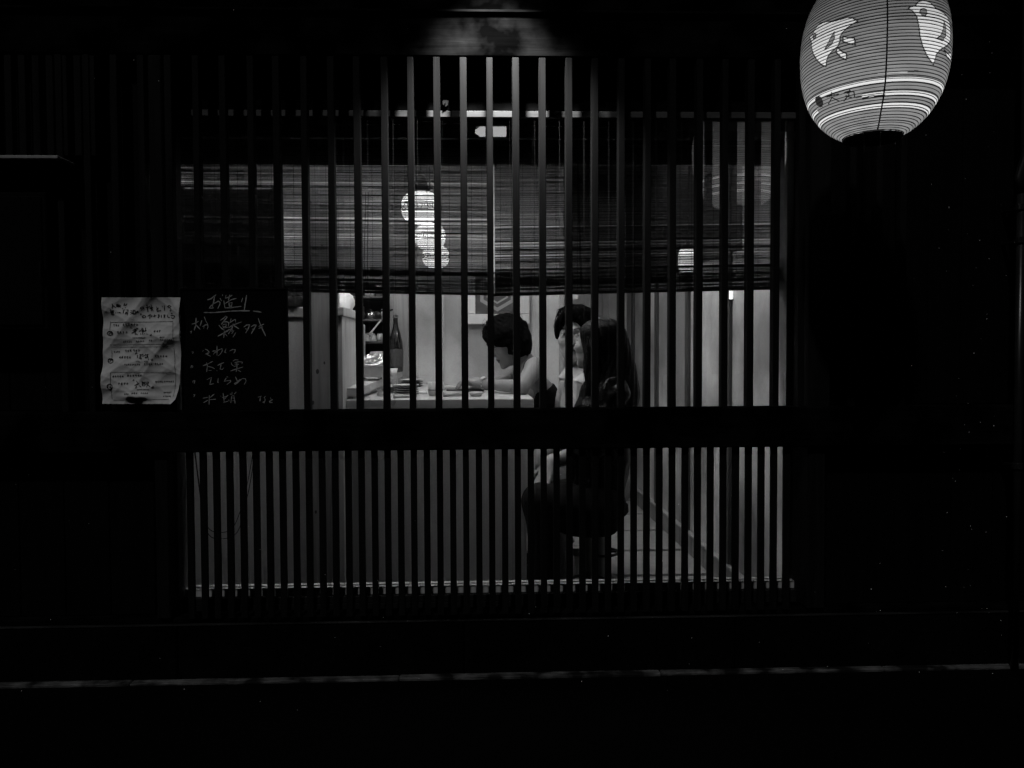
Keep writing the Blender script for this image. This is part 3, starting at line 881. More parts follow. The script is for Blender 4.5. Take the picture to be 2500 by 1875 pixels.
rows = [(720, r) for r in ((350,540,825,55),(630,1040,805,60),(480,740,1010,60),(1460,1620,985,60),(880,1250,1160,35),(600,870,1265,45),(980,1210,1250,40),(1330,1440,1230,45),(1650,1780,1150,40),(1660,1970,1215,40),(650,820,1510,60),(880,1050,1500,60),(350,520,1540,50))]
rows += [(850, r) for r in ((500,840,245,60),(1490,1810,215,55),(980,1100,350,30),(1200,1320,350,30),(680,1090,440,40),(1200,1410,430,50),(1480,1700,420,50),(370,630,755,50),(740,1110,735,60),(530,820,950,60),(1480,1980,900,45),(1020,1320,1110,30),(700,860,1230,45),(910,1050,1205,45),(1130,1290,1205,40),(1700,1960,1190,35),(1690,1960,1290,40))]
for oy, (x0_, x1_, y_, h_) in rows:
    mb = MB()
    xx = x0_
    while xx < x1_ - 20:
        w_ = h_ * .8
        for s in range(4):
            if s % 2:
                q = [(xx + w_ * random.uniform(.1, .9), y_ - h_ * .5), (xx + w_ * random.uniform(.1, .9), y_ + h_ * .5)]
            else:
                yy = y_ + h_ * random.uniform(-.4, .4)
                q = [(xx, yy), (xx + w_ * .85, yy - h_ * .12)]
            brush(mb, q, 11.06, oy, 1.0)
        xx += h_ * 1.15
    mb.build('small_writing', 'ink', pn)

# ------------------------------------------------------------------ big paper lantern in front of the facade
LY = 2.28 - 2.75
LC = W(2132, 134, LY)
LR, LH, LE = 0.2040, 0.262, 2.25


def lan_r(h):
    return LR * max(0.0, 1 - abs(h / LH) ** LE) ** (1 / LE)


def lan_hit(px, py):
    """(turn, height) of the lantern skin that the photograph shows at a pixel"""
    v = fw + RT * ((px - PPX) / F) + UP * ((PPY - py) / F)
    t0, t1, prev = 1.8, 2.6, None
    for t in np.linspace(1.9, 2.5, 400):
        p_ = CAM + v * t
        dx, dy, h = p_.x - LC.x, p_.y - LC.y, p_.z - LC.z
        if abs(h) < LH and math.hypot(dx, dy) <= lan_r(h):
            return math.atan2(dx, -dy), h
    t = min(np.linspace(1.9, 2.5, 200), key=lambda q: abs(math.hypot((CAM + v * q).x - LC.x, (CAM + v * q).y - LC.y) - lan_r((CAM + v * q).z - LC.z)))
    p_ = CAM + v * t
    return math.atan2(p_.x - LC.x, -(p_.y - LC.y)), p_.z - LC.z


LK = 3.95
uv = lambda pts: np.array([lan_hit(1920 + a_ / LK, b_ / LK) for a_, b_ in pts])
bird1 = uv([(228,360),(245,345),(262,325),(285,275),(330,225),(395,207),(455,208),(520,190),(590,168),(640,175),(690,207),(640,235),(585,275),(540,320),(522,355),(520,395),(498,450),(440,500),(405,545),(390,590),(388,643),(350,630),(300,580),(265,520),(248,455),(245,400)])
tail1 = uv([(548,350),(600,368),(655,368),(668,437),(600,420),(552,405)])
tail2 = uv([(500,462),(540,500),(582,520),(580,580),(530,555),(478,500)])
wing1 = uv([(465,305),(468,370),(440,430),(370,482),(410,410),(440,350)])
eye1 = uv([(275,320),(292,330),(288,365),(270,378),(258,360),(262,335)])
bird2 = uv([(1170,85),(1190,70),(1240,58),(1265,20),(1320,5),(1380,25),(1440,85),(1500,120),(1545,165),(1570,235),(1575,320),(1572,400),(1540,445),(1480,480),(1440,530),(1408,630),(1350,540),(1310,450),(1285,350),(1272,250),(1250,160),(1215,110)])
tail3 = uv([(1512,482),(1545,515),(1582,512),(1575,600),(1545,560)])
wing2 = uv([(1512,200),(1535,270),(1530,350),(1500,395),(1440,375),(1480,345),(1505,290)])
eye2 = uv([(1315,84),(1345,95),(1352,130),(1335,155),(1300,148),(1280,118),(1290,92)])
bH = lambda y_, x_=950: lan_hit(1920 + x_ / LK, y_ / LK)[1]
bands = [(bH(750), bH(802)), (bH(880), bH(930)), (bH(993), bH(1046))]
seam_a = [(h_, lan_hit(1920 + x_ / LK, y_ / LK)[0]) for (x_, y_) in ((970, 4), (972, 200), (968, 400), (962, 600), (950, 800), (932, 950), (905, 1100), (875, 1260)) for h_ in [lan_hit(1920 + x_ / LK, y_ / LK)[1]]]


def inside(P, poly):
    x_, y_ = P[:, 0], P[:, 1]
    r = np.zeros(len(P), bool)
    n = len(poly)
    for i in range(n):
        x1, y1 = poly[i]; x2, y2 = poly[(i + 1) % n]
        c_ = ((y1 > y_) != (y2 > y_))
        with np.errstate(divide='ignore', invalid='ignore'):
            c_ &= x_ < (x2 - x1) * (y_ - y1) / (y2 - y1 + 1e-12) + x1
        r ^= c_
    return r


def edge_d(P, poly, closed=True):
    d = np.full(len(P), 9.0)
    n = len(poly)
    S = np.array([LR, 1.0])
    Q = P * S
    for i in range(n if closed else n - 1):
        a_, b_ = poly[i] * S, poly[(i + 1) % n] * S
        ab = b_ - a_
        t = np.clip(((Q - a_) @ ab) / (ab @ ab + 1e-12), 0, 1)
        d = np.minimum(d, np.linalg.norm(Q - a_ - t[:, None] * ab, axis=1))
    return d


lan = thing('paper_lantern', 'large glowing paper lantern with two plover crests hung before the facade', 'lantern', (LC.x, LC.y, LC.z - LH))
NA, NH = 720, 420
h_lo, h_hi = -0.2465, 0.2465
hs = np.linspace(h_lo, h_hi, NH + 1)
az = np.linspace(-math.pi, math.pi, NA, endpoint=False)
AZ, HS = np.meshgrid(az, hs)
RIB_P = 0.0090
rr = np.array([lan_r(h_) for h_ in hs])
arc_h = np.linspace(h_lo, h_hi, 4000)
arc_r = np.array([lan_r(q) for q in arc_h])
arc_s = np.concatenate([[0], np.cumsum(np.hypot(np.diff(arc_h), np.diff(arc_r)))])
n_rib = int(arc_s[-1] / RIB_P)
rib_h = np.interp(np.linspace(0, arc_s[-1], n_rib + 1), arc_s, arc_h)
sag = 0.0016 * np.abs(np.sin(np.pi * np.interp(hs, arc_h, arc_s) * n_rib / arc_s[-1])) ** .8      # paper bellies out between ribs
rr = rr + sag
VX = LC.x + rr[:, None] * np.sin(AZ); VY = LC.y - rr[:, None] * np.cos(AZ); VZ = LC.z + HS
P2 = np.stack([AZ.ravel(), HS.ravel()], 1)
tone = np.full(len(P2), 0.26)
mott = np.zeros(len(P2))
for _ in range(14):
    mott += np.sin(P2[:, 0] * rng.uniform(-14, 14) + P2[:, 1] * rng.uniform(-160, 160) + rng.uniform(0, 6.3)) * .02
tone *= 1 + mott
for (b0, b1_) in bands:
    lo, hi = min(b0, b1_), max(b0, b1_)
    w_ = (P2[:, 1] > lo) & (P2[:, 1] < hi)
    tone[w_] = 0.80
    tone[(np.abs(P2[:, 1] - lo) < .0013) | (np.abs(P2[:, 1] - hi) < .0013)] = 0.015
uvt = lambda x_, y_: np.array(lan_hit(1920 + x_ / LK, y_ / LK))
# the name plate interrupts the second band
tA, tB = uvt(275, 1000)[0], uvt(730, 930)[0]
lo, hi = min(bands[1]) - .004, max(bands[1]) + .004
gap = (P2[:, 0] > tA) & (P2[:, 0] < tB) & (P2[:, 1] > lo) & (P2[:, 1] < hi)
tone[gap] = 0.26
def back(p_):
    q = p_.copy(); q[:, 0] += math.pi * .93; q[q[:, 0] > math.pi, 0] -= 2 * math.pi
    return q


okb = [back(q) for q in (bird1, tail1, tail2)] + [q for q in (back(bird2 - np.array([1.1, 0])), back(tail3 - np.array([1.1, 0])))]
for poly in [bird1, tail1, tail2, bird2, tail3] + [q for q in okb if np.ptp(q[:, 0]) < 2]:
    i_ = inside(P2, poly)
    tone[i_] = 0.95
    tone[(edge_d(P2, poly) < .0017)] = 0.015
for poly in [wing1, wing2, eye1, eye2] + [q for q in (back(wing1), back(eye1), back(wing2 - np.array([1.1, 0]))) if np.ptp(q[:, 0]) < 2]:
    tone[inside(P2, poly)] = 0.26
    tone[(edge_d(P2, poly) < .0013)] = 0.015
NAME = [[(395,935),(450,920),(505,910)],[(440,895),(445,945),(410,1005)],[(450,945),(510,975)],[(560,895),(620,880)],[(612,860),(605,920),(560,975)],[(590,900),(655,880),(660,940),(718,935)],[(575,925),(630,945)]]
for st in NAME:
    tone[edge_d(P2, uv(st), False) < .0016] = 0.012
pl = uv([(315,922),(345,940),(360,985),(352,1030),(330,1035),(300,1015),(280,970),(285,935)])
tone[inside(P2, pl)] = 0.03
for st in ([(735,945),(830,928),(950,918)],):
    tone[edge_d(P2, uv(st), False) < .0012] = .015
patch = uv([(1165,685),(1270,680),(1275,695),(1170,698)])
tone[inside(P2, patch)] = .03
tone[inside(P2, uv([(880,700),(1160,690),(1160,706),(880,716)]))] = .5
verts = np.stack([VX.ravel(), VY.ravel(), VZ.ravel()], 1)
ii = np.arange(NH)[:, None] * NA; jj = np.arange(NA)[None, :]; j2 = (jj + 1) % NA
quads = np.stack([ii + jj, ii + j2, ii + NA + j2, ii + NA + jj], -1).reshape(-1, 4)


def grid_mesh(name, V, Fq, m, parent, tone=None, attr='tone'):
    me = bpy.data.meshes.new(name)
    k = Fq.shape[1]
    me.vertices.add(len(V)); me.vertices.foreach_set('co', V.astype(np.float32).ravel())
    me.loops.add(Fq.size); me.loops.foreach_set('vertex_index', Fq.astype(np.int32).ravel())
    me.polygons.add(len(Fq)); me.polygons.foreach_set('loop_start', (np.arange(len(Fq)) * k).astype(np.int32))
    me.polygons.foreach_set('use_smooth', np.ones(len(Fq), bool))
    me.update(calc_edges=True)
    if tone is not None:
        at = me.color_attributes.new(attr, 'FLOAT_COLOR', 'POINT')
        col = np.ones((len(V), 4), np.float32); col[:, :3] = tone[:, None]
        at.data.foreach_set('color', col.ravel())
    me.validate()
    o = bpy.data.objects.new(name, me)
    me.materials.append(MT[m] if isinstance(m, str) else m)
    C.objects.link(o)
    if parent is not None:
        adopt(o, parent)
    return o


m = bpy.data.materials.new('lantern_paper'); m.use_nodes = True
n, l = m.node_tree.nodes, m.node_tree.links
n.remove(n['Principled BSDF'])
at = n.new('ShaderNodeAttribute'); at.attribute_name = 'tone'
tl = n.new('ShaderNodeBsdfTranslucent'); df = n.new('ShaderNodeBsdfDiffuse'); mx = n.new('ShaderNodeMixShader'); mx.inputs[0].default_value = .3
l.new(at.outputs['Color'], tl.inputs[0]); l.new(at.outputs['Color'], df.inputs[0])
l.new(tl.outputs[0], mx.inputs[1]); l.new(df.outputs[0], mx.inputs[2]); l.new(mx.outputs[0], n['Material Output'].inputs['Surface'])
MT['lantern_paper'] = m
MT['rib'] = mat('bamboo_rib', 0.02, 0.8, 0.1)
grid_mesh('paper_skin', verts, quads, 'lantern_paper', lan, tone)
for h_ in rib_h:
    h_ = min(max(h_ + random.uniform(-.0008, .0008), h_lo), h_hi)
    r_ = lan_r(h_) + .0006
    a_ = np.linspace(0, 2 * math.pi, 64, endpoint=False)
    mb = MB()
    t_ = random.uniform(.0009, .0014)
    ring_p = [(r_ - t_ * .4, -t_), (r_ + t_, -t_ * .6), (r_ + t_, t_ * .6), (r_ - t_ * .4, t_)]
    vs = [(LC.x + q[0] * math.cos(b_), LC.y + q[0] * math.sin(b_), LC.z + h_ + q[1]) for b_ in a_ for q in ring_p]
    fs = [(4 * i + j, 4 * ((i + 1) % 64) + j, 4 * ((i + 1) % 64) + (j + 1) % 4, 4 * i + (j + 1) % 4) for i in range(64) for j in range(4)]
    mb.add(vs, fs)
    mb.build('rib', 'rib', lan)
sp_ = sorted(seam_a)
pts = []
for h_ in np.linspace(h_lo, h_hi, 60):
    a_ = np.interp(h_, [q[0] for q in sp_], [q[1] for q in sp_])
    r_ = lan_r(h_) + .003
    pts.append((LC.x + r_ * math.sin(a_), LC.y - r_ * math.cos(a_), LC.z + h_))
MB().tube(pts, .0021, 6).build('seam', 'rib', lan)
ro = lan_r(h_lo)
MB().lathe([(ro - .004, h_lo - .002), (ro + .002, h_lo - .003), (ro + .001, h_lo - .009), (ro - .012, h_lo - .010), (.0005, h_lo - .008)], LC, 40).build('bottom_ring', 'black_metal', lan, False)
MB().lathe([(ro - .006, h_hi + .004), (ro + .002, h_hi + .003), (ro + .001, h_hi + .045), (.0005, h_hi + .046)], LC, 40).build('top_cap', 'black_metal', lan, False)
MB().tube([(LC.x, LC.y, LC.z + h_hi + .04), (LC.x, LC.y, LC.z + .62), (LC.x, -.02, LC.z + .62)], .010, 8).build('hanger', 'black_metal', lan)
for da in (-.75, -.25, .3, .62):                 # wires and rain drips below the ring
    xx, yy = LC.x + (ro + .004) * math.sin(da), LC.y - (ro + .004) * math.cos(da)
    MB().tube([(xx, yy, LC.z + h_lo - .002), (xx, yy, LC.z + h_lo - .05 - .01 * abs(da))], .0016, 6, .0007).build('drip_wire', 'steel', lan)
bd = bpy.data.lights.new('lantern_bulb', 'POINT')
bd.energy = 1.9; bd.shadow_soft_size = .03
bo = bpy.data.objects.new('lantern_bulb', bd); C.objects.link(bo); bo.location = (LC.x, LC.y, LC.z - .085); adopt(bo, lan)

# ------------------------------------------------------------------ spotlight under the eave, street lamp mirrored in the glass
es = thing('spotlight', 'black spotlight on the fascia shining down on the header beam', 'spotlight', (.08, -.03, 2.85))
MB().tube([(.08, .005, 2.74), (.08, -.20, 2.74)], .010, 8).build('arm', 'black_metal', es)
MB().lathe([(.012, .10), (.045, .08), (.055, -.03), (.050, -.03), (.04, .06)], (.08, -.20, 2.66), 20).build('shade', 'black_metal', es)
MB().add([(-.14, -.275, 2.64), (.30, -.275, 2.64), (.30, -.155, 2.42), (-.14, -.155, 2.42), (-.14, -.279, 2.638), (.30, -.279, 2.638), (.30, -.159, 2.418), (-.14, -.159, 2.418)],
         [(0, 1, 2, 3), (7, 6, 5, 4), (0, 4, 5, 1), (1, 5, 6, 2), (2, 6, 7, 3), (3, 7, 4, 0)]).build('added_visor', 'black_metal', es)  # unseen plate added to keep the spot off the street and lower bars
ed = bpy.data.lights.new('spotlight_bulb', 'SPOT')
ed.energy = 330; ed.spot_size = math.radians(84); ed.spot_blend = 1.0; ed.shadow_soft_size = .03
eo = bpy.data.objects.new('spotlight_bulb', ed); C.objects.link(eo); eo.location = (.08, -.20, 2.62)
tgt = Vector((.08, -.08, 2.0)) - Vector(eo.location)
eo.rotation_euler = tgt.to_track_quat('-Z', 'Y').to_euler(); adopt(eo, es)
MT['street_glow'] = emit_mat('street_lamp_glow', 1.5)
gl_d = 7.4
def mirrored(px, py, Yv):
    """where a thing must stand in the street to be mirrored by the pane (at Y .108) at a pixel"""
    p_ = W(px, py, Yv)
    return Vector((p_.x, .216 - p_.y, p_.z))
q0_, q1_ = mirrored(1160, 327, 4.9), mirrored(1236, 309, 4.9)
slp = thing('street_lamp', 'street lamp across the lane, mirrored in the window glass', 'lamp', (q1_.x + .25, q0_.y, 0))
MB().tube([(q1_.x + .30, q0_.y - .1, 0), (q1_.x + .30, q0_.y - .1, q1_.z + .1)], .04, 12).build('pole', 'black_metal', slp)
MB().box(q0_.x, q1_.x + .34, q0_.y - .12, q0_.y - .01, q1_.z + .002, q1_.z + .05, .004).build('hood', 'black_metal', slp)
MB().prism([(q0_.x, (q0_.z + q1_.z) / 2), (q0_.x + .05, q0_.z), (q1_.x, q0_.z), (q1_.x, q1_.z), (q0_.x + .05, q1_.z)], q0_.y - .1, q0_.y).build('lens', 'street_glow', slp)

# drainpipe at the end of the facade
dp = thing('drainpipe', 'dark metal drainpipe with a joint collar at the end of the facade', 'drainpipe', W(2482, 1690, 0))
xp = X(2488, -.03, 700)
MB().tube([(xp, -.035, .0), (xp, -.035, Z(470, -.03))], .014, 14).build('pipe', 'pipe', dp, True)
MB().tube([(xp, -.035, Z(470, -.03)), (xp - .01, -.035, Z(430, -.03)), (xp + .012, -.035, Z(380, -.03)), (xp + .012, -.035, 2.8)], .0155, 14).build('upper_pipe', 'pipe', dp, True)
for py in (505, 588, 1150):
    zz = Z(py, -.03)
    MB().lathe([(.0142, -.012), (.019, -.010), (.019, .010), (.0142, .012)], (xp, -.035, zz), 14).build('collar', 'pipe', dp)
    MB().box(xp - .008, xp + .008, -.022, .058, zz - .004, zz + .004).build('bracket', 'black_metal', dp)

# rain caught by the light
mb = MB()
rr_ = random.Random(3)
for i in range(190):
    px, py = (rr_.gauss(2370, 60), rr_.uniform(20, 1850)) if i % 3 == 0 else (rr_.uniform(20, 2480), rr_.uniform(1150, 1870) if i % 3 == 1 else rr_.uniform(20, 1870))
    if i % 3 == 2 and 430 < px < 1960 and 130 < py < 1520:
        continue
    p_ = W(px, py, rr_.uniform(-.32, -.10))
    if p_.z < .03:
        continue
    r_ = rr_.uniform(.0006, .0017)
    mb.add([(p_.x, p_.y, p_.z + r_ * 1.3), (p_.x + r_, p_.y, p_.z), (p_.x, p_.y + r_, p_.z), (p_.x - r_, p_.y, p_.z), (p_.x, p_.y - r_, p_.z), (p_.x, p_.y, p_.z - r_ * 1.3)],
           [(0, 1, 2), (0, 2, 3), (0, 3, 4), (0, 4, 1), (5, 2, 1), (5, 3, 2), (5, 4, 3), (5, 1, 4)])
tag(mb.build('rain', 'drop'), 'scattered fine rain drops catching the lamp light', 'rain', kind='stuff')

# ------------------------------------------------------------------ things on the counter and in the kitchen
def item(name, label, cat, at, group=None):
    return thing(name, label, cat, at, group)


def plate(x, y, z, r, label, m, group=None):
    t = item('plate', label, 'plate', (x, y, z), group)
    MB().lathe([(.0005, .003), (r * .62, .003), (r * .98, .0085), (r, .0100), (r * .97, .0068), (r * .6, .0), (.0005, 0)], (x, y, z), 28).build('dish', m, t, True)
    MB().lathe([(r * .5, -.0002), (r * .56, .0022), (r * .5, .0022)], (x, y, z), 24).build('foot_ring', m, t)


cz = CZ + .0006
# two stacks of plates
pA, pB = W(1006, 945, 1.62), W(992, 966, .82)
words_ = ('lowest', 'second', 'third', 'fourth', 'topmost')
for i in range(4):
    plate(pA.x, pA.y, cz + i * .0115, .066, 'dark plate %s of the stack set near the back wall' % ('topmost' if i == 3 else words_[i]), 'dark_ceramic' if i < 3 else 'ceramic', 'plates stacked near the back wall')
for i in range(5):
    plate(pB.x, pB.y, cz + i * .0105, .060, 'dark glossy plate %s of the stack near the counter end' % words_[i], 'dark_ceramic' if i < 4 else 'ceramic', 'plates stacked near the counter end')


def cup(px, py, Y, rpx, hpx, label, m='ceramic'):
    c = W(px, py, Y); k = (Y + 2.75) / F
    r, h = rpx * k, hpx * k
    t = item('cup', label, 'cup', (c.x, c.y, cz))
    MB().lathe([(.0005, .004), (r * .86, .004), (r * .95, h), (r, h), (r * .96, h * .3), (r * .85, .001), (.0005, 0)], (c.x, c.y, cz), 24).build('body', m, t, True)
    MB().lathe([(.0005, h * .86), (r * .92, h * .86)], (c.x, c.y, cz), 24).build('tea', 'label', t)
    MB().lathe([(r * .96, h * .42), (r * .985, h * .46), (r * .985, h * .40)], (c.x, c.y, cz), 24).build('glaze_band', 'dark_ceramic', t)


cup(1064, 970, .80, 20, 33, 'tall pale tea cup standing alone on the counter')
cup(955, 958, 1.10, 9, 18, 'small pale cup beside the serving ledge')
# chopstick holder
c = W(963, 962, 1.05)
t = item('chopstick_holder', 'pale holder full of chopsticks by the serving ledge', 'holder', (c.x, c.y, cz))
MB().lathe([(.0005, .002), (.02, .002), (.022, .028), (.020, .028), (.018, .004)], (c.x, c.y, cz), 16).build('pot', 'dark_ceramic', t)
for i in range(9):
    a_ = i * 2.4
    x_, y_ = c.x + .012 * math.cos(a_) * (i % 3) / 2, c.y + .012 * math.sin(a_) * (i % 3) / 2
    MB().tube([(x_, y_, cz + .004), (x_ + .004 * math.cos(a_), y_ + .004 * math.sin(a_), cz + .066)], .0022, 5).build('chopstick', 'pale_wood', t)
c = W(928, 972, .78)
t = item('toothpick_pot', 'low pot of pale sticks near the counter corner', 'pot', (c.x, c.y, cz))
MB().lathe([(.0005, .002), (.014, .002), (.017, .014), (.015, .014), (.012, .004)], (c.x, c.y, cz), 14).build('pot', 'ceramic', t)
for i in range(10):
    a_ = i * 1.9
    MB().tube([(c.x + .005 * math.cos(a_), c.y + .005 * math.sin(a_), cz + .003), (c.x + .014 * math.cos(a_), c.y + .014 * math.sin(a_), cz + .034)], .0012, 4).build('stick', 'pale_wood', t)
# rolled towels on a tray, small dish, napkins
c0_, c1_ = W(1090, 962, 1.05), W(1180, 955, 1.25)
t = item('tray', 'dark rectangular tray with a raised rim on the counter', 'tray', (c0_.x, c0_.y, cz))
MB().box(c0_.x, c1_.x, c0_.y, c1_.y, cz + .001, cz + .006, .002).build('bottom', 'dark_ceramic', t)
for q in ((c0_.x, c1_.x, c0_.y, c0_.y + .006), (c0_.x, c1_.x, c1_.y - .006, c1_.y), (c0_.x, c0_.x + .006, c0_.y + .007, c1_.y - .007), (c1_.x - .006, c1_.x, c0_.y + .007, c1_.y - .007)):
    MB().box(q[0], q[1], q[2], q[3], cz + .0065, cz + .017, .002).build('rim', 'dark_ceramic', t)


def towel(px, py, Y, dx, label, z=cz, r=.012):
    c = W(px, py, Y)
    t = item('rolled_towel', label, 'towel', (c.x, c.y, z), 'rolled hand towels')
    pts = [(c.x + dx * (s - .5), c.y + .02 * math.sin(3 * s), z + r) for s in np.linspace(0, 1, 9)]
    MB().tube(pts, r, 10, r * .9).build('roll', 'towel', t, True)
    MB().tube([(p_[0], p_[1] - r * .4, p_[2] + r * .86) for p_ in pts], r * .25, 6).build('hem', 'towel', t, True)


towel(1108, 948, 1.15, .11, 'white rolled hand towel lying in the dark tray', cz + .0062)
towel(1108, 972, .70, .10, 'white rolled hand towel lying along the counter edge')
towel(985, 975, .64, .09, 'white folded towel near the counter corner', r=.008)
c = W(1030, 966, .95)
t = item('paper_napkin_box', 'small white napkin box between plates and tea cup', 'box', (c.x, c.y, cz))
MB().box(c.x - .035, c.x + .03, c.y - .03, c.y + .03, cz, cz + .014, .003).build('box', 'white', t)
MB().box(c.x - .030, c.x + .024, c.y - .02, c.y + .02, cz + .0145, cz + .018, .001).build('napkin', 'towel', t)
c = W(1162, 968, .72)
t = item('glass_dish', 'small glass dish of food beside the watch wearer', 'dish', (c.x, c.y, cz))
MB().lathe([(.0005, .003), (.022, .003), (.034, .020), (.0355, .020), (.024, .0005), (.0005, 0)], (c.x, c.y, cz), 20).build('bowl', 'ceramic', t, True)
for i in range(6):
    a_ = i * 1.05
    MB().lathe([(.0005, .0), (.009, .004), (.008, .012), (.0005, .015)], (c.x + .013 * math.cos(a_), c.y + .013 * math.sin(a_), cz + .006), 8).build('morsel', 'towel', t, True)

# sake bottle, foil-covered tub and cup on the ledge
def on_ledge(px, Y):
    p_ = W(px, 900, Y)
    return p_.x, Y, ledge_z(Y) + .0008


x_, y_, z_ = on_ledge(967, 1.72)
t = item('sake_bottle', 'tall dark glass sake bottle with a patterned label on the ledge', 'bottle', (x_, y_, z_))
prof = [(.0005, .002), (.040, .002), (.0425, .008), (.0425, .150), (.040, .175), (.028, .225), (.017, .262), (.0135, .290), (.013, .318), (.0155, .320), (.0155, .334), (.0005, .335)]
MB().lathe(prof, (x_, y_, z_), 32).build('glass_body', 'bottle', t, True)
MB().lathe([(.0429, .030), (.0431, .031), (.0431, .134), (.0429, .135)], (x_, y_, z_), 32).build('label', 'label', t, True)
MB().lathe([(.0158, .319), (.017, .322), (.017, .333), (.0005, .338)], (x_, y_, z_), 20).build('cap', 'steel', t)
x_, y_, z_ = on_ledge(958, 1.35)
t = item('cup', 'white sake cup on the ledge before the tall bottle', 'cup', (x_, y_, z_))
MB().lathe([(.0005, .003), (.020, .003), (.027, .042), (.0285, .042), (.021, .0), (.0005, 0)], (x_, y_, z_), 20).build('body', 'white', t, True)
MB().lathe([(.016, -.0004), (.018, .003), (.015, .003)], (x_, y_, z_), 16).build('foot_ring', 'white', t)
# tub with feet
x0_, x1_ = X(868, 1.02, 900), X(936, 1.02, 900)
z_ = ledge_z(1.05) + .001
t = item('plastic_tub', 'grey plastic tub on short feet standing on the ledge', 'tub', ((x0_ + x1_) / 2, 1.05, z_))
mb = MB()
vs = []
for (zz, g) in ((z_ + .015, .012), (z_ + .068, .0)):
    vs += [(x0_ + g, 1.0 + g, zz), (x1_ - g, 1.0 + g, zz), (x1_ - g, 1.16 - g, zz), (x0_ + g, 1.16 - g, zz)]
mb.add(vs, [(3, 2, 1, 0), (0, 1, 5, 4), (1, 2, 6, 5), (2, 3, 7, 6), (3, 0, 4, 7)])
mb.build('body', 'tub', t)
MB().box(x0_ - .003, x1_ + .003, .996, 1.164, z_ + .068, z_ + .074, .002).build('rim', 'tub', t)
for fx in (x0_ + .02, x1_ - .03):
    for fy in (1.02, 1.13):
        MB().box(fx, fx + .012, fy, fy + .012, z_, z_ + .0148, .002).build('foot', 'tub', t)
# crumpled foil
fo = item('foil_parcel', 'crumpled foil parcel heaped on top of the grey tub', 'foil', ((x0_ + x1_) / 2 + .015, 1.07, z_ + .075))
fc = ((x0_ + x1_) / 2 + .015, 1.07, z_ + .076)
mb = MB()
n1, n2 = 16, 28
for i in range(n1 + 1):
    a_ = (math.pi / 2) * i / n1
    for j in range(n2):
        b_ = 2 * math.pi * j / n2
        q = 1 + random.uniform(-.13, .13)
        mb.v.append((fc[0] + .062 * math.cos(a_) * math.cos(b_) * q, fc[1] + .055 * math.cos(a_) * math.sin(b_) * q, fc[2] + .056 * math.sin(a_) * q))
for i in range(n1):
    for j in range(n2):
        mb.f.append((i * n2 + j, i * n2 + (j + 1) % n2, (i + 1) * n2 + (j + 1) % n2, (i + 1) * n2 + j))
mb.build('crumpled_sheet', 'foil', fo)
MB().tube([(fc[0] + .062 * math.cos(a_), fc[1] + .055 * math.sin(a_), fc[2] + .003 * math.sin(5 * a_) + .003) for a_ in np.linspace(0, 6.28, 24)], .003, 5).build('folded_edge', 'foil', fo)

# kitchen shelf with pans
SY = 1.70
xk0, xk1 = -1.15, X(941, SY)
ks = thing('kitchen_shelf', 'black kitchen shelf rack against the back wall', 'shelf', (xk0, SY, .9))
MB().box(xk0, xk1, 1.93, 1.945, .9, 1.60).build('back_panel', 'black_metal', ks)
for zz in (Z(832, SY), Z(778, SY), Z(722, SY)):
    MB().box(xk0, xk1, SY, 1.929, zz - .012, zz, .002).build('shelf_board', 'post_wood', ks)
for xx in (xk0, xk1 - .016):
    MB().box(xx, xx + .015, SY, 1.929, .9, Z(722, SY) - .013, .002).build('upright', 'black_metal', ks)
zz = Z(778, SY)
for i, (px, r, lb) in enumerate(((872, .045, 'bright steel pan on the kitchen shelf'), (905, .04, 'small steel saucepan next to the bright pan'), (926, .035, 'dark lidded pot at the end of the kitchen shelf'))):
    c = W(px, 775, SY + .10)
    t = thing('pan', lb, 'pan', (c.x, SY + .1, zz))
    MB().lathe([(.0005, .001), (r, .001), (r * 1.04, .05), (r * .98, .05), (r * .95, .006)], (c.x, SY + .1, zz), 20).build('pot', 'steel' if i < 2 else 'dark_ceramic', t, True)
    MB().tube([(c.x + r, SY + .09, zz + .04), (c.x + r + .05, SY + .02, zz + .055)], .006, 6).build('handle', 'black_metal', t)
zz = Z(832, SY)
for i, (px, lb) in enumerate(((893, 'pale bowl upside down on the lower kitchen shelf'), (912, 'smaller pale bowl leaning by the upturned one'))):
    c = W(px, 825, SY + .08)
    t = thing('bowl', lb, 'bowl', (c.x, SY + .08, zz))
    r = .032 - i * .006
    MB().lathe([(r, .001), (r * .95, .02), (r * .5, .038), (r * .4, .040)], (c.x, SY + .08, zz), 18).build('bowl_shell', 'ceramic', t, True)
    MB().lathe([(r * .4, .040), (r * .4, .046), (r * .32, .046), (.0005, .041)], (c.x, SY + .08, zz), 14).build('foot_ring', 'ceramic', t)
c = W(922, 862, 1.62)
t = thing('storage_jar', 'white lidded storage jar behind the foil parcel', 'jar', (c.x, 1.62, ledge_z(1.62)))
MB().lathe([(.0005, .001), (.040, .001), (.041, .10), (.0005, .10)], (c.x, 1.62, ledge_z(1.62)), 24).build('jar', 'white', t, True)
MB().lathe([(.0425, .101), (.043, .125), (.0005, .127)], (c.x, 1.62, ledge_z(1.62)), 24).build('lid', 'ceramic', t)
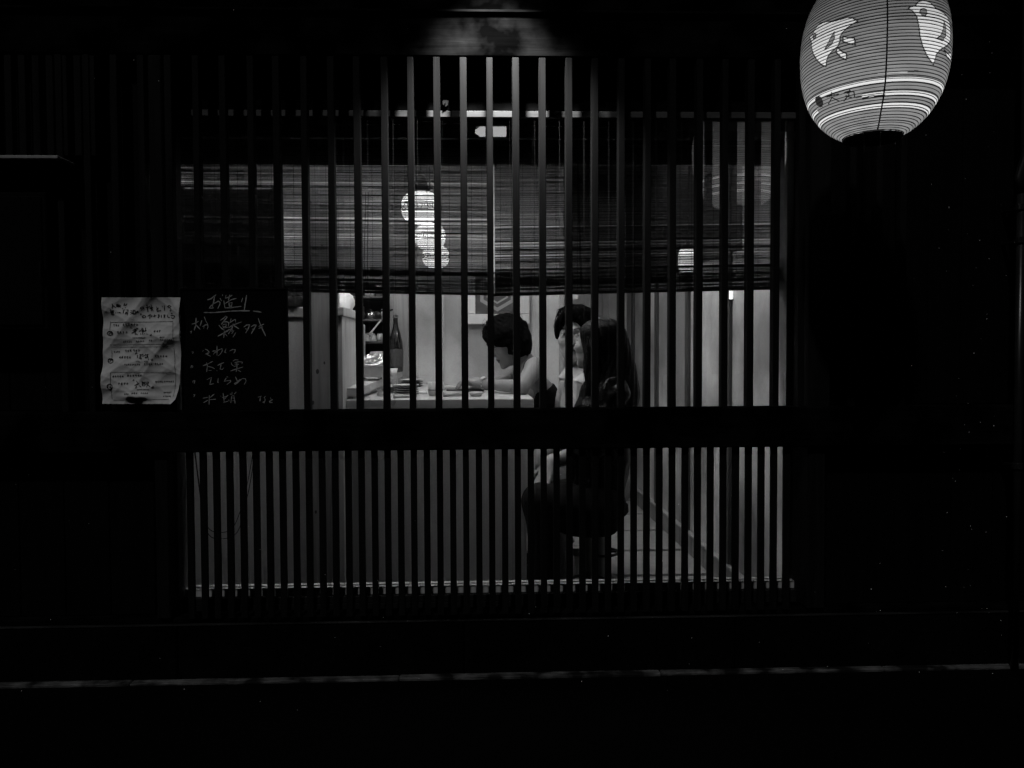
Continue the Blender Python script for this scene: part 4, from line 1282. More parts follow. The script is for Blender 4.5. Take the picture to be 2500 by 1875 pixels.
for i, (px, sy, r, h_, m_, lb) in enumerate(((880, 832, .022, .05, 'steel', 'small steel tin on the lower kitchen shelf'), (930, 832, .024, .045, 'ceramic', 'pale sauce jar at the end of the lower kitchen shelf'),
                                             (884, 778, .016, .075, 'dark_ceramic', 'slim dark sauce bottle on the middle kitchen shelf'), (938, 778, .018, .06, 'white', 'white spice jar on the middle kitchen shelf'),
                                             (872, 832, .02, .03, 'white', 'low white cup beside the steel tin'), (903, 722, .03, .05, 'ceramic', 'pale round jar on the top kitchen shelf'), (925, 722, .022, .07, 'steel', 'tall steel canister on the top kitchen shelf'))):
    zz = Z(sy, SY)
    c = W(px, sy, SY + .05)
    t = thing('shelf_jar', lb, 'jar', (c.x, SY + .05, zz))
    MB().lathe([(.0005, .0008), (r, .0008), (r * 1.03, h_ * .6), (r * .9, h_), (.0005, h_)], (c.x, SY + .05, zz), 18).build('jar', m_, t, True)
    MB().lathe([(r * .8, h_ + .0003), (r * .8, h_ + .010), (.0005, h_ + .011)], (c.x, SY + .05, zz), 14).build('lid', 'black_metal' if i % 2 else 'steel', t)
# steel ladle hung slantwise
a_, b_ = W(903, 815, SY - .02), W(930, 782, SY - .02)
t = thing('ladle', 'pale wooden ladle hanging slantwise from the shelf edge', 'ladle', b_)
MB().tube([a_, b_], .006, 8, .004).build('handle', 'pale_wood', t)
MB().lathe([(.0005, -.012), (.016, -.006), (.02, .006), (.018, .006), (.012, -.003)], a_, 14).build('bowl', 'pale_wood', t)
# white plastic bag on the partition side
c = W(852, 745, 1.35)
t = thing('plastic_bag', 'bulging white plastic bag on top of the kitchen cabinet', 'bag', (c.x, 1.35, c.z - .1))
mb = MB()
for i in range(13):
    a_ = -math.pi / 2 + math.pi * i / 12
    for j in range(20):
        b_ = 2 * math.pi * j / 20
        q = 1 + .12 * math.sin(3 * b_ + i) + random.uniform(-.04, .04)
        mb.v.append((c.x - .06 + .085 * math.cos(a_) * math.cos(b_) * q, 1.35 + .08 * math.cos(a_) * math.sin(b_) * q, c.z + .09 * math.sin(a_) * q))
for i in range(12):
    for j in range(20):
        mb.f.append((i * 20 + j, i * 20 + (j + 1) % 20, (i + 1) * 20 + (j + 1) % 20, (i + 1) * 20 + j))
mb.build('sack', 'white', t, True)
MB().tube([(c.x - .06, 1.35, c.z + .08), (c.x - .04, 1.34, c.z + .13), (c.x - .025, 1.33, c.z + .10)], .008, 6).build('knot', 'white', t, True)
t = thing('kitchen_cabinet', 'pale kitchen cabinet standing behind the end panel', 'cabinet', (c.x, 1.35, FZ))
MB().box(c.x - .36, c.x + .04, 1.22, 1.68, FZ, c.z - .094, .004).build('body', 'pale_wood', t)
for i in range(2):
    MB().box(c.x - .35 + i * .195, c.x - .165 + i * .195, 1.212, 1.2195, FZ + .06, c.z - .11, .002).build('door', 'pale_wood', t)
    MB().box(c.x - .19 + i * .05, c.x - .18 + i * .05, 1.205, 1.2115, .7, .78, .001).build('handle', 'steel', t)
# dark bowl resting on the partition cap
c = W(722, 745, PY + .05)
t = thing('dark_bowl', 'black upturned bowl resting on the partition cap', 'bowl', (c.x, PY + .05, zc))
MB().lathe([(.055, .0006), (.054, .012), (.042, .034), (.022, .048), (.0005, .052)], (c.x, PY + .045, zc), 24).build('bowl_shell', 'black_cloth', t, True)
MB().lathe([(.018, .050), (.018, .056), (.0005, .0565)], (c.x, PY + .045, zc), 14).build('foot_ring', 'black_cloth', t, True)
# slack cable loops hanging against the partition
for pts, lb in (([(474, 1095), (482, 1160), (492, 1230), (508, 1288), (540, 1300), (570, 1286), (592, 1230), (606, 1170), (617, 1110)], 'shallower loop of dark cable hanging before the plaster partition'),
                ([(476, 1095), (486, 1180), (505, 1296), (540, 1315), (580, 1298), (602, 1220), (614, 1160), (620, 1110)], 'deeper loop of dark cable hanging before the plaster partition')):
    P = [W(a_, b_, .30) for a_, b_ in pts]
    Q = []
    for i in range(len(P) - 1):
        p0, p1, p2, p3 = P[max(i - 1, 0)], P[i], P[i + 1], P[min(i + 2, len(P) - 1)]
        for s in np.linspace(0, 1, 6, endpoint=False):
            Q.append(.5 * ((2 * p1) + (p2 - p0) * s + (2 * p0 - 5 * p1 + 4 * p2 - p3) * s * s + (3 * p1 - p0 - 3 * p2 + p3) * s ** 3))
    Q.append(P[-1])
    tag(MB().tube(Q, .0016, 6).build('cable', 'cord'), lb, 'cable', 'slack cables')
# bags below the seats
c = W(1400, 1385, .95)
t = thing('tote_bag', 'pale rounded tote bag on the floor under the seats', 'bag', (c.x, .95, FZ))
mb = MB()
zt_ = Z(1352, .95)
for i in range(15):
    v_ = i / 14
    w_ = .105 * (.72 + .5 * math.sin(math.pi * (.15 + .75 * v_)) ** .8)
    for j in range(24):
        b_ = 2 * math.pi * j / 24
        cc, ss = math.cos(b_), math.sin(b_)
        mb.v.append((c.x + w_ * math.copysign(abs(cc) ** .7, cc), .95 + .07 * math.copysign(abs(ss) ** .7, ss), FZ + .001 + (zt_ - FZ) * v_))
for i in range(14):
    for j in range(24):
        mb.f.append((i * 24 + j, i * 24 + (j + 1) % 24, (i + 1) * 24 + (j + 1) % 24, (i + 1) * 24 + j))
mb.build('sack', 'towel', t, True)
MB().tube([(c.x - .05, .90, zt_ - .01), (c.x - .04, .90, zt_ + .05), (c.x + .04, .90, zt_ + .05), (c.x + .05, .90, zt_ - .01)], .006, 6).build('handle', 'towel', t, True)


def stool(x, y, zs_, label, m='black_cloth'):
    t = thing('stool', label, 'stool', (x, y, FZ))
    MB().lathe([(.0005, zs_ - .055), (.12, zs_ - .055), (.132, zs_ - .04), (.130, zs_ - .006), (.115, zs_), (.0005, zs_ + .002)], (x, y, 0), 28).build('seat', m, t, True)
    MB().lathe([(.024, FZ + .02), (.022, zs_ - .055)], (x, y, 0), 16).build('post', 'tub', t, True)
    MB().lathe([(.0005, FZ), (.13, FZ), (.125, FZ + .012), (.03, FZ + .024), (.0005, FZ + .025)], (x, y, 0), 28).build('base', 'black_metal', t, True)
    MB().tube([(x + .08 * math.cos(a_), y + .08 * math.sin(a_), FZ + .15) for a_ in np.linspace(0, 2 * math.pi, 29)], .007, 6).build('foot_ring', 'black_metal', t, True)
    MB().tube([(x - .08, y, FZ + .15), (x + .08, y, FZ + .15)], .006, 6).build('foot_ring_bar', 'black_metal', t)

# ------------------------------------------------------------------ people: smooth bodies grown from distance fields
def cone(P, a, b, r1, r2):
    a = np.array(a, np.float32); b = np.array(b, np.float32)
    ba = b - a
    pa = P - a
    t = np.clip((pa @ ba) / (ba @ ba), 0, 1)
    return np.linalg.norm(pa - t[:, None] * ba, axis=1) - (r1 + (r2 - r1) * t)


def ell(P, c, r, R=None):
    q = P - np.array(c, np.float32)
    if R is not None:
        q = q @ R                      # columns of R: local axes
    r = np.array(r, np.float32)
    k0 = np.linalg.norm(q / r, axis=1)
    k1 = np.linalg.norm(q / (r * r), axis=1) + 1e-9
    return k0 * (k0 - 1) / k1


def smin(a, b, k):
    h = np.clip(.5 + .5 * (b - a) / k, 0, 1)
    return b + (a - b) * h - k * h * (1 - h)


def smax(a, b, k):
    return -smin(-a, -b, k)


def field(P, prims, k=.02):
    d = None
    for p_ in prims:
        kk = k
        if p_[0] == 'c':
            e = cone(P, *p_[1:5]); kk = p_[5] if len(p_) > 5 else k
        else:
            e = ell(P, p_[1], p_[2], p_[3] if len(p_) > 3 else None); kk = p_[4] if len(p_) > 4 else k
        d = e if d is None else smin(d, e, kk)
    return d


def surf(fn, lo, hi, h):
    """surface nets over the zero level of fn inside the box lo..hi with cells of size h"""
    lo = np.array(lo, np.float64); hi = np.array(hi, np.float64)
    n = np.ceil((hi - lo) / h).astype(int) + 1
    ax = [lo[i] + h * np.arange(n[i]) for i in range(3)]
    val = np.empty(n, np.float32)
    YY, ZZ = np.meshgrid(ax[1], ax[2], indexing='ij')
    step = max(1, int(400000 / (n[1] * n[2])))
    for i in range(0, n[0], step):
        xs = ax[0][i:i + step]
        P = np.empty((len(xs), n[1], n[2], 3), np.float32)
        P[..., 0] = xs[:, None, None]; P[..., 1] = YY; P[..., 2] = ZZ
        val[i:i + step] = fn(P.reshape(-1, 3)).reshape(len(xs), n[1], n[2])
    s = val < 0
    m_ = n - 1
    acc = np.zeros((*m_, 3), np.float32); cnt = np.zeros(m_, np.float32)
    corner = lambda a, o: a[o[0]:o[0] + m_[0], o[1]:o[1] + m_[1], o[2]:o[2] + m_[2]]
    for axis in range(3):
        for u in (0, 1):
            for w in (0, 1):
                o0 = [0, 0, 0]; o0[(axis + 1) % 3] = u; o0[(axis + 2) % 3] = w
                o1 = list(o0); o1[axis] = 1
                v0, v1 = corner(val, o0), corner(val, o1)
                x_ = corner(s, o0) != corner(s, o1)
                t = np.where(x_, v0 / (v0 - v1 + 1e-12), 0)
                for c_ in range(3):
                    acc[..., c_] += np.where(x_, o0[c_] + (t if c_ == axis else 0), 0)
                cnt += x_
    act = cnt > 0
    idx = np.full(m_, -1, np.int64)
    idx[act] = np.arange(act.sum())
    cell = np.argwhere(act)
    V = lo + h * (cell + acc[act] / cnt[act][:, None])
    quads = []
    for axis in range(3):
        b_, c_ = (axis + 1) % 3, (axis + 2) % 3
        sl0 = [slice(1, m_[0]), slice(1, m_[1]), slice(1, m_[2])]
        sl0[axis] = slice(0, m_[axis])
        sl1 = list(sl0); sl1[axis] = slice(1, m_[axis] + 1)
        x_ = s[tuple(sl0)] != s[tuple(sl1)]
        pos = np.argwhere(x_)
        off = np.ones(3, int); off[axis] = 0
        pos = pos + off
        inside_first = s[pos[:, 0], pos[:, 1], pos[:, 2]]
        eb = np.zeros(3, int); eb[b_] = 1
        ec = np.zeros(3, int); ec[c_] = 1
        q = [idx[tuple((pos - eb - ec).T)], idx[tuple((pos - ec).T)], idx[tuple(pos.T)], idx[tuple((pos - eb).T)]]
        q = np.stack(q, 1)
        q[~inside_first] = q[~inside_first][:, ::-1]
        quads.append(q)
    Q = np.concatenate(quads)
    Q = Q[(Q >= 0).all(1)]
    return V, Q


def frame_of(f, up=(0, 0, 1), roll=0.0):
    f = Vector(f).normalized(); up = Vector(up)
    y = -f
    x = y.cross(up).normalized()
    z = x.cross(y)
    if roll:
        x, z = x * math.cos(roll) + z * math.sin(roll), z * math.cos(roll) - x * math.sin(roll)
    return np.array([x, y, z], np.float32).T     # columns: local axes in world


def head_field(q, smile=0.0, openm=0.0):
    """q: points in head space, face towards -y, metres"""
    d = ell(q, (0, .018, .032), (.074, .092, .083))
    d = smin(d, ell(q, (0, -.028, -.022), (.061, .064, .090)), .03)
    d = smin(d, ell(q, (0, -.036, -.074), (.045, .048, .040)), .025)
    d = smin(d, ell(q, (0, -.078, -.102), (.019, .018, .016)), .022)
    for s in (-1, 1):
        d = smin(d, ell(q, (s * .040, -.060, -.024), (.024, .024, .022)), .02)
        d = smin(d, ell(q, (s * .018, -.083, .027), (.022, .010, .008)), .012)
        d = smax(d, -ell(q, (s * .031, -.101, .006), (.019, .016, .011)), .012)
        d = smin(d, ell(q, (s * .031, -.0765, .005), (.0135, .0135, .0125)), .003)
        d = smin(d, ell(q, (s * .076, .012, -.008), (.008, .019, .031)), .008)
    d = smin(d, cone(q, (0, -.086, .014), (0, -.108, -.028), .007, .0115), .010)
    for s in (-1, 1):
        d = smin(d, ell(q, (s * .0115, -.098, -.032), (.008, .010, .007)), .006)
    d = smin(d, ell(q, (0, -.0885, -.056), (.025, .010, .0065)), .007)
    d = smin(d, ell(q, (0, -.0865, -.0675), (.021, .0105, .0075)), .007)
    if openm:
        d = smax(d, -ell(q, (0, -.098, -.062), (.020, .014, .0045)), .003)
    else:
        d = smax(d, -ell(q, (0, -.101, -.0615), (.025, .010, .0014)), .004)
    d = smin(d, cone(q, (0, .018, -.070), (0, .040, -.19), .050, .052), .03)
    return d


def head_tone(q, skin, brow=True, openm=0.0, look=(0, 0)):
    t = np.full(len(q), skin, np.float32)
    x, y, z = q[:, 0], q[:, 1], q[:, 2]
    front = y < -.06
    lip = front & (np.abs(x) < .024) & (((z + .0620) / .0115) ** 2 + (x / .025) ** 2 < 1) & (y < -.078)
    t[lip] = skin * .55
    t[lip & (np.abs(z + .0615) < .0022)] = .05
    if openm:
        t[lip & (np.abs(z + .062) < .005)] = .7
    for s in (-1, 1):
        ex, ez = x - s * .031, z - .005
        eye = front & (np.abs(ez - .0035 * (1 - (ex / .014) ** 2) + .001) < .0052 * np.clip(1 - (ex / .0165) ** 2, 0, 1)) & (np.abs(ex) < .0165)
        t[eye] = .42
        ir = eye & ((ex - look[0]) ** 2 + (ez - look[1]) ** 2 < .0082 ** 2)
        t[ir] = .012
        lid = front & (np.abs(ex) < .018) & (np.abs(ez - .0066 * np.clip(1 - (ex / .019) ** 2, 0, 1) - .0012) < .0017)
        t[lid] = .03
        if brow:
            b_ = front & (np.abs(ex + s * -.002) < .020) & (np.abs(z - .0285 - .004 * (1 - ((ex) / .02) ** 2)) < .0044)
            t[b_] = .015
    return t


def hand(w, d, n, sgn=1, curl=.5, s=1.0):
    """palm and five fingers from wrist w along d, palm facing -n"""
    w, d, n = Vector(w), Vector(d).normalized(), Vector(n).normalized()
    n = (n - d * n.dot(d)).normalized()
    sd_ = d.cross(n) * sgn
    R = np.array([d, sd_, n], np.float32).T
    out = [('c', w - d * .02, w + d * .03 * s, .024 * s, .026 * s), ('e', w + d * .050 * s, (.046 * s, .038 * s, .015 * s), R)]
    for i, (o, L, c_) in enumerate(((-.030, .060, 1.15), (-.010, .074, 1.0), (.010, .080, .92), (.029, .072, .80))):
        p_ = w + d * (.082 * s) + sd_ * (o * s)
        dr = d.copy()
        for j, f in enumerate((.46, .31, .23)):
            ang = curl * c_ * (.7, 1.0, .8)[j]
            dr = (dr * math.cos(ang) - n * math.sin(ang)).normalized()
            nn = (n - dr * n.dot(dr))
            q = p_ + dr * (L * f * s)
            out.append(('c', p_, q, (.0088 - .0009 * j) * s, (.0082 - .0010 * j) * s, .005))
            p_ = q
            n2 = nn.normalized() if nn.length > .05 else n
            n_ = n2
    p_ = w + d * (.026 * s) + sd_ * (.030 * s)
    dr = (d * .62 + sd_ * .62 - n * .35).normalized()
    for L, r1, r2 in ((.036, .0125, .0105), (.030, .0100, .0090), (.024, .0090, .0070)):
        q = p_ + dr * (L * s)
        out.append(('c', p_, q, r1 * s, r2 * s, .007))
        p_ = q
        dr = (dr + d * .35 - n * .2 * curl).normalized()
    return out


def bounds(prims, pad):
    lo, hi = np.full(3, 9.), np.full(3, -9.)
    for p_ in prims:
        if p_[0] == 'c':
            for q, r in ((p_[1], p_[3]), (p_[2], p_[4])):
                lo = np.minimum(lo, np.array(q) - r); hi = np.maximum(hi, np.array(q) + r)
        else:
            r = max(p_[2])
            lo = np.minimum(lo, np.array(p_[1]) - r); hi = np.maximum(hi, np.array(p_[1]) + r)
    return lo - pad, hi + pad


def skin_mesh(parent, prims, H, RF, hs, skin, head_kw, tone_kw, cut=None):
    """body and head as one continuous mesh"""
    fn = lambda P: field(P, prims, .022)
    lo, hi = bounds(prims, .02)
    V1, Q1 = surf(fn, lo, hi, .0065)
    T1 = np.full(len(V1), skin, np.float32)
    Hn = np.array(H, np.float32)
    c8 = []
    for x_ in (-.10, .10):
        for y_ in (-.135, .125):
            for z_ in (-.21, .13):
                c8.append(Hn + RF @ (np.array([x_, y_, z_], np.float32) * hs))
    c8 = np.array(c8)
    fh = lambda P: head_field((P - Hn) @ RF / hs, **head_kw) * hs
    V2, Q2 = surf(fh, c8.min(0), c8.max(0), .0034)
    T2 = head_tone((V2.astype(np.float32) - Hn) @ RF / hs, skin, **tone_kw)
    V = np.concatenate([V1, V2]); Q = np.concatenate([Q1, Q2 + len(V1)])
    return grid_mesh('body', V, Q, 'skin', parent, np.concatenate([T1, T2]))


def wob(P, f, a, seed=0):
    r_ = np.random.default_rng(seed)
    o = np.zeros(len(P), np.float32)
    for _ in range(7):
        k_ = r_.normal(size=3) * f
        o += np.sin(P @ k_.astype(np.float32) + r_.uniform(0, 6.3))
    return o * (a / 3.0)


def grow(name, parent, m, fn, lo, hi, h):
    V, Q = surf(fn, lo, hi, h)
    return grid_mesh(name, V, Q, m, parent)


def strands(mb, starts, ends, r, bend=.01, seed=1):
    r_ = random.Random(seed)
    for a_, b_ in zip(starts, ends):
        a_, b_ = Vector(a_), Vector(b_)
        m_ = (a_ + b_) / 2 + Vector((r_.uniform(-bend, bend), r_.uniform(-bend, bend), r_.uniform(-bend, bend)))
        pts = [a_ * (1 - t) ** 2 + m_ * 2 * t * (1 - t) + b_ * t * t for t in (0, .2, .4, .6, .8, 1)]
        mb.tube(pts, r, 4, r * .4)


# ---------------- the long-haired person in the glossy jacket, back to the window
pc = thing('person', 'person with long straight black hair and glossy black jacket seen from behind', 'person', W(1440, 1310, .47))
Yc = .46
Hc = W(1456, 838, Yc)
Rc = frame_of((-.72, .69, .06), (0, 0, 1))
pel, chest = W(1452, 1225, Yc), W(1474, 1015, Yc)
neck = W(1468, 925, Yc)
shN, shF = W(1497, 962, Yc - .15), W(1452, 962, Yc + .17)
elN, elF = W(1450, 1085, Yc - .19), W(1405, 1075, Yc + .22)
wrN, wrF = W(1345, 1130, Yc - .02), W(1318, 1112, Yc + .12)
kN, kF = W(1318, 1222, Yc - .09), W(1312, 1222, Yc + .09)
anN, anF = Vector((kN.x + .03, kN.y, FZ + .07)), Vector((kF.x + .05, kF.y, FZ + .07))
prims = [('c', pel, chest, .105, .115), ('c', chest, neck, .10, .045), ('c', shF, shN, .05, .05),
         ('c', shN, elN, .046, .038), ('c', shF, elF, .046, .038), ('c', elN, wrN, .037, .024), ('c', elF, wrF, .037, .024),
         ('c', pel + Vector((0, -.08, 0)), kN, .082, .058), ('c', pel + Vector((0, .08, 0)), kF, .082, .058),
         ('c', kN, anN, .052, .032), ('c', kF, anF, .052, .032)]
for an in (anN, anF):
    prims.append(('c', an + Vector((.02, 0, -.035)), an + Vector((-.15, 0, -.045)), .032, .026))
prims += hand(wrN, kN - wrN + Vector((0, 0, .06)), (0, 0, 1), 1, .35) + hand(wrF, kF - wrF + Vector((0, 0, .07)), (0, 0, 1), -1, .35)
skin_mesh(pc, prims, Hc, Rc, .95, .36, dict(openm=1.0), dict(openm=1.0))
jk = [('c', pel + Vector((0, 0, .02)), chest, .125, .132), ('c', chest, neck + Vector((0, 0, -.045)), .118, .075), ('c', shF, shN, .062, .062),
      ('c', shN, elN, .062, .054), ('c', shF, elF, .062, .054), ('c', elN, elN.lerp(wrN, .30), .053, .047), ('c', elF, elF.lerp(wrF, .30), .053, .047)]
lo, hi = bounds(jk, .025)
grow('jacket', pc, 'jacket', lambda P: field(P, jk, .03) + wob(P, 38, .0045, 3), lo, hi, .0065)
tr = [('e', pel, (.128, .150, .115)), ('c', pel + Vector((0, -.085, 0)), kN + Vector((.01, 0, 0)), .092, .070), ('c', pel + Vector((0, .085, 0)), kF + Vector((.01, 0, 0)), .098, .074),
      ('c', kN, anN + Vector((0, 0, .03)), .068, .05), ('c', kF, anF + Vector((0, 0, .03)), .068, .05), ('c', pel + Vector((-.02, 0, -.03)), (kN + kF) / 2 + Vector((.03, 0, -.05)), .10, .085)]
lo, hi = bounds(tr, .02)
grow('trousers', pc, 'black_cloth', lambda P: field(P, tr, .03) + wob(P, 30, .003, 5), lo, hi, .0075)
for an in (anN, anF):
    bt = [('c', an + Vector((.02, 0, -.032)), an + Vector((-.16, 0, -.042)), .040, .034), ('c', an, an + Vector((0, 0, .08)), .046, .05)]
    lo, hi = bounds(bt, .015)
    grow('shoe', pc, 'black_cloth', lambda P: smax(field(P, bt, .02), FZ + .001 - P[:, 2], .004), lo, hi, .007)


def hair_c(P):
    q = (P - np.array(Hc, np.float32)) @ Rc / .95
    cap = ell(q, (0, .026, .030), (.090, .106, .086))
    cap = smax(cap, -ell(q, (.01, -.122, -.030), (.100, .100, .120)), .012)
    cur = ell(P, W(1484, 880, Yc - .005), (.106, .100, .165))
    cur = smin(cur, ell(P, W(1503, 960, Yc - .03), (.100, .090, .150)), .05)
    cur = smin(cur, cone(P, W(1447, 850, Yc - .075), W(1450, 930, Yc - .10), .022, .018), .03)
    cur = smax(cur, -ell(q, (.012, -.125, -.06), (.075, .098, .10)), .012)
    d = smin(cap, cur, .035)
    st = np.sin(np.arctan2(P[:, 1] - Yc, P[:, 0] - Hc.x) * 34 + 9 * np.sin(P[:, 2] * 14)) * .0016
    return d + st + wob(P, 22, .003, 9)


c = W(1490, 890, Yc)
grow('hair', pc, 'hair', hair_c, (c.x - .24, c.y - .18, c.z - .30), (c.x + .16, c.y + .20, c.z + .25), .0052)
mb = MB()
r_ = random.Random(4)
ss, ee = [], []
for i in range(110):
    u = r_.random()
    ss.append(W(1490 + 42 * u + r_.uniform(-4, 4), 850 + r_.uniform(-30, 60), Yc - .06 + r_.uniform(-.03, .03)))
    ee.append(W(1508 + 50 * u + r_.uniform(-3, 6), 985 + r_.uniform(-30, 30), Yc - .08 + r_.uniform(-.03, .03)))
for i in range(30):
    u = r_.random()
    ss.append(W(1436 + r_.uniform(-4, 10), 850 + r_.uniform(-30, 30), Yc - .09)); ee.append(W(1428 + r_.uniform(-6, 14), 955 + r_.uniform(-20, 30), Yc - .11))
strands(mb, ss, ee, .0011, .012, 2)
mb.build('hair_strands', 'hair', pc, True)
stool(pel.x - .03, Yc, Z(1268, Yc), 'black round pedestal stool under the long-haired person')

# ---------------- the person in the light shirt looking out
pm = thing('person', 'person in a light collared shirt with dark parted hair looking out between the bars', 'person', W(1440, 1300, .92))
Ym = .86
Hm = W(1405, 820, Ym)
Rm = frame_of((-.36, -.93, -.03), (.05, 0, 1))
pel, chest, neck = W(1468, 1185, Ym + .06), W(1440, 985, Ym + .02), W(1414, 905, Ym + .01)
shN, shF = W(1437, 948, Ym - .17), W(1402, 946, Ym + .20)
elN, elF = W(1395, 1030, Ym - .16), W(1345, 1020, Ym + .25)
wrN, wrF = W(1330, 1045, Ym - .02), W(1290, 962, Ym + .20)
kN, kF = W(1350, 1180, Ym - .08), W(1345, 1180, Ym + .14)
anN, anF = Vector((kN.x + .05, kN.y, FZ + .07)), Vector((kF.x + .05, kF.y, FZ + .07))
prims = [('c', pel, chest, .11, .125), ('c', chest, neck, .11, .05), ('c', shF, shN, .055, .055), ('c', shN, elN, .05, .04), ('c', shF, elF, .05, .04),
         ('c', elN, wrN, .039, .027), ('c', elF, wrF, .039, .027), ('c', pel + Vector((0, -.08, 0)), kN, .085, .06), ('c', pel + Vector((0, .09, 0)), kF, .085, .06),
         ('c', kN, anN, .055, .036), ('c', kF, anF, .055, .036)]
for an in (anN, anF):
    prims.append(('c', an + Vector((.02, 0, -.035)), an + Vector((-.16, 0, -.042)), .034, .028))
prims += hand(wrN, (-1, .1, .0), (0, 0, 1), 1, .45, 1.05) + hand(wrF, (-1, -.1, -.1), (0, 0, 1), -1, .45, 1.05)
skin_mesh(pm, prims, Hm, Rm, 1.06, .33, dict(), dict(look=(.004, 0)))
st_ = [('c', pel + Vector((0, 0, .02)), chest, .130, .142), ('c', chest, neck + Vector((0, 0, -.03)), .125, .072), ('c', shF, shN, .070, .070),
       ('c', shN, elN, .066, .056), ('c', shF, elF, .066, .056), ('c', elN, elN.lerp(wrN, .5), .054, .046), ('c', elF, elF.lerp(wrF, .5), .054, .046)]
lo, hi = bounds(st_, .025)


def folds(P):
    u = P[:, 2] * .75 + P[:, 0] * .9 + .02 * np.sin(P[:, 1] * 21) + .012 * np.sin(P[:, 2] * 30 + P[:, 1] * 9)
    return -.011 * (1 - np.abs(np.sin(u * 46))) ** 3 * (.55 + .45 * np.sin(P[:, 0] * 31 + P[:, 2] * 17)) + .003


grow('shirt', pm, 'shirt', lambda P: smax(field(P, st_, .03) + folds(P) + wob(P, 24, .003, 8), -cone(P, neck + Vector((0, 0, -.06)), neck + Vector((0, 0, .1)), .052, .058), .006), lo, hi, .006)
mb = MB()                                   # turned-down collar
seg = 40
for i in range(seg + 1):
    a_ = math.radians(-60) + math.radians(300) * i / seg - math.pi / 2 - math.radians(90)
    for (rr_, zz, ) in ((.060, .034), (.070, .040), (.104, -.006), (.098, -.014)):
        tip = 1.0 + (.28 if i in (0, 1, seg - 1, seg) and zz < 0 else 0)
        mb.v.append((neck.x + .004 + rr_ * tip * math.cos(a_), neck.y + rr_ * tip * math.sin(a_), neck.z - .022 + zz * (1 if zz > 0 else tip * 1.6)))
for i in range(seg):
    for j in range(4):
        mb.f.append((i * 4 + j, i * 4 + (j + 1) % 4, (i + 1) * 4 + (j + 1) % 4, (i + 1) * 4 + j))
mb.build('collar', 'shirt', pm, False)
tr = [('e', pel, (.15, .17, .12)), ('c', pel + Vector((0, -.085, 0)), kN, .10, .075), ('c', pel + Vector((0, .09, 0)), kF, .10, .075), ('c', kN, anN + Vector((0, 0, .02)), .07, .054), ('c', kF, anF + Vector((0, 0, .02)), .07, .054)]
lo, hi = bounds(tr, .02)
grow('trousers', pm, 'trousers', lambda P: field(P, tr, .03) + wob(P, 30, .003, 6), lo, hi, .008)
for an in (anN, anF):
    bt = [('c', an + Vector((.02, 0, -.032)), an + Vector((-.17, 0, -.04)), .040, .034)]
    lo, hi = bounds(bt, .015)
    grow('shoe', pm, 'black_cloth', lambda P: smax(field(P, bt, .02), FZ + .001 - P[:, 2], .004), lo, hi, .008)


def hair_m(P):
    q = (P - np.array(Hm, np.float32)) @ Rm / 1.06
    d = ell(q, (.004, .022, .052), (.093, .106, .090))
    d = smax(d, -ell(q, (-.002, -.118, -.022), (.074, .088, .104)), .010)
    d = smax(d, -(q[:, 2] + .055 - .25 * np.maximum(0, -.03 - q[:, 1])), .02)
    # curtains of the fringe fall to either side of the parting
    for (x0_, x1_, z1_) in ((-.026, -.070, .030), (.000, .066, .028)):
        d = smin(d, cone(q, (x0_, -.084, .100), (x1_, -.066, z1_ + .02), .022, .012), .018)
    d = smin(d, ell(q, (-.078, -.022, .022), (.014, .030, .042)), .02)
    d = smin(d, ell(q, (.078, -.020, .022), (.014, .030, .046)), .02)
    st = np.sin(q[:, 0] * 330 + 20 * np.sin(q[:, 2] * 25)) * .0011
    return (d + st) * 1.06 + wob(P, 26, .0045, 12)


hc = Vector(Hm)
grow('hair', pm, 'hair_soft', hair_m, (hc.x - .15, hc.y - .16, hc.z - .12), (hc.x + .16, hc.y + .16, hc.z + .19), .0042)
mb = MB()
r_ = random.Random(12)
RmV = lambda p_: Vector(Hm) + Vector((Rm @ (np.array(p_, np.float32) * 1.06)).tolist())
for i in range(150):
    a_ = r_.uniform(-2.9, 2.9)
    p0 = (.03 * math.sin(a_) - .01, .02 - .03 * math.cos(a_), .140 + r_.uniform(-.004, .003))
    sx, sy = math.sin(a_), -math.cos(a_)
    if abs(a_) < .45:
        sx += .5 if r_.random() < .6 else -.5
    p1 = (.080 * sx, .012 + .090 * sy, .115 + r_.uniform(-.006, .004))
    p2 = (.097 * sx + r_.uniform(-.008, .008), .016 + .104 * sy, .055 + r_.uniform(-.03, .02))
    mb.tube([RmV(p0), RmV(p1), RmV(p2)], .0016, 4, .0006)
mb.build('hair_strands', 'hair_soft', pm, True)
stool(pel.x, pel.y, pel.z - .085, 'dark round pedestal stool under the person in the light shirt')

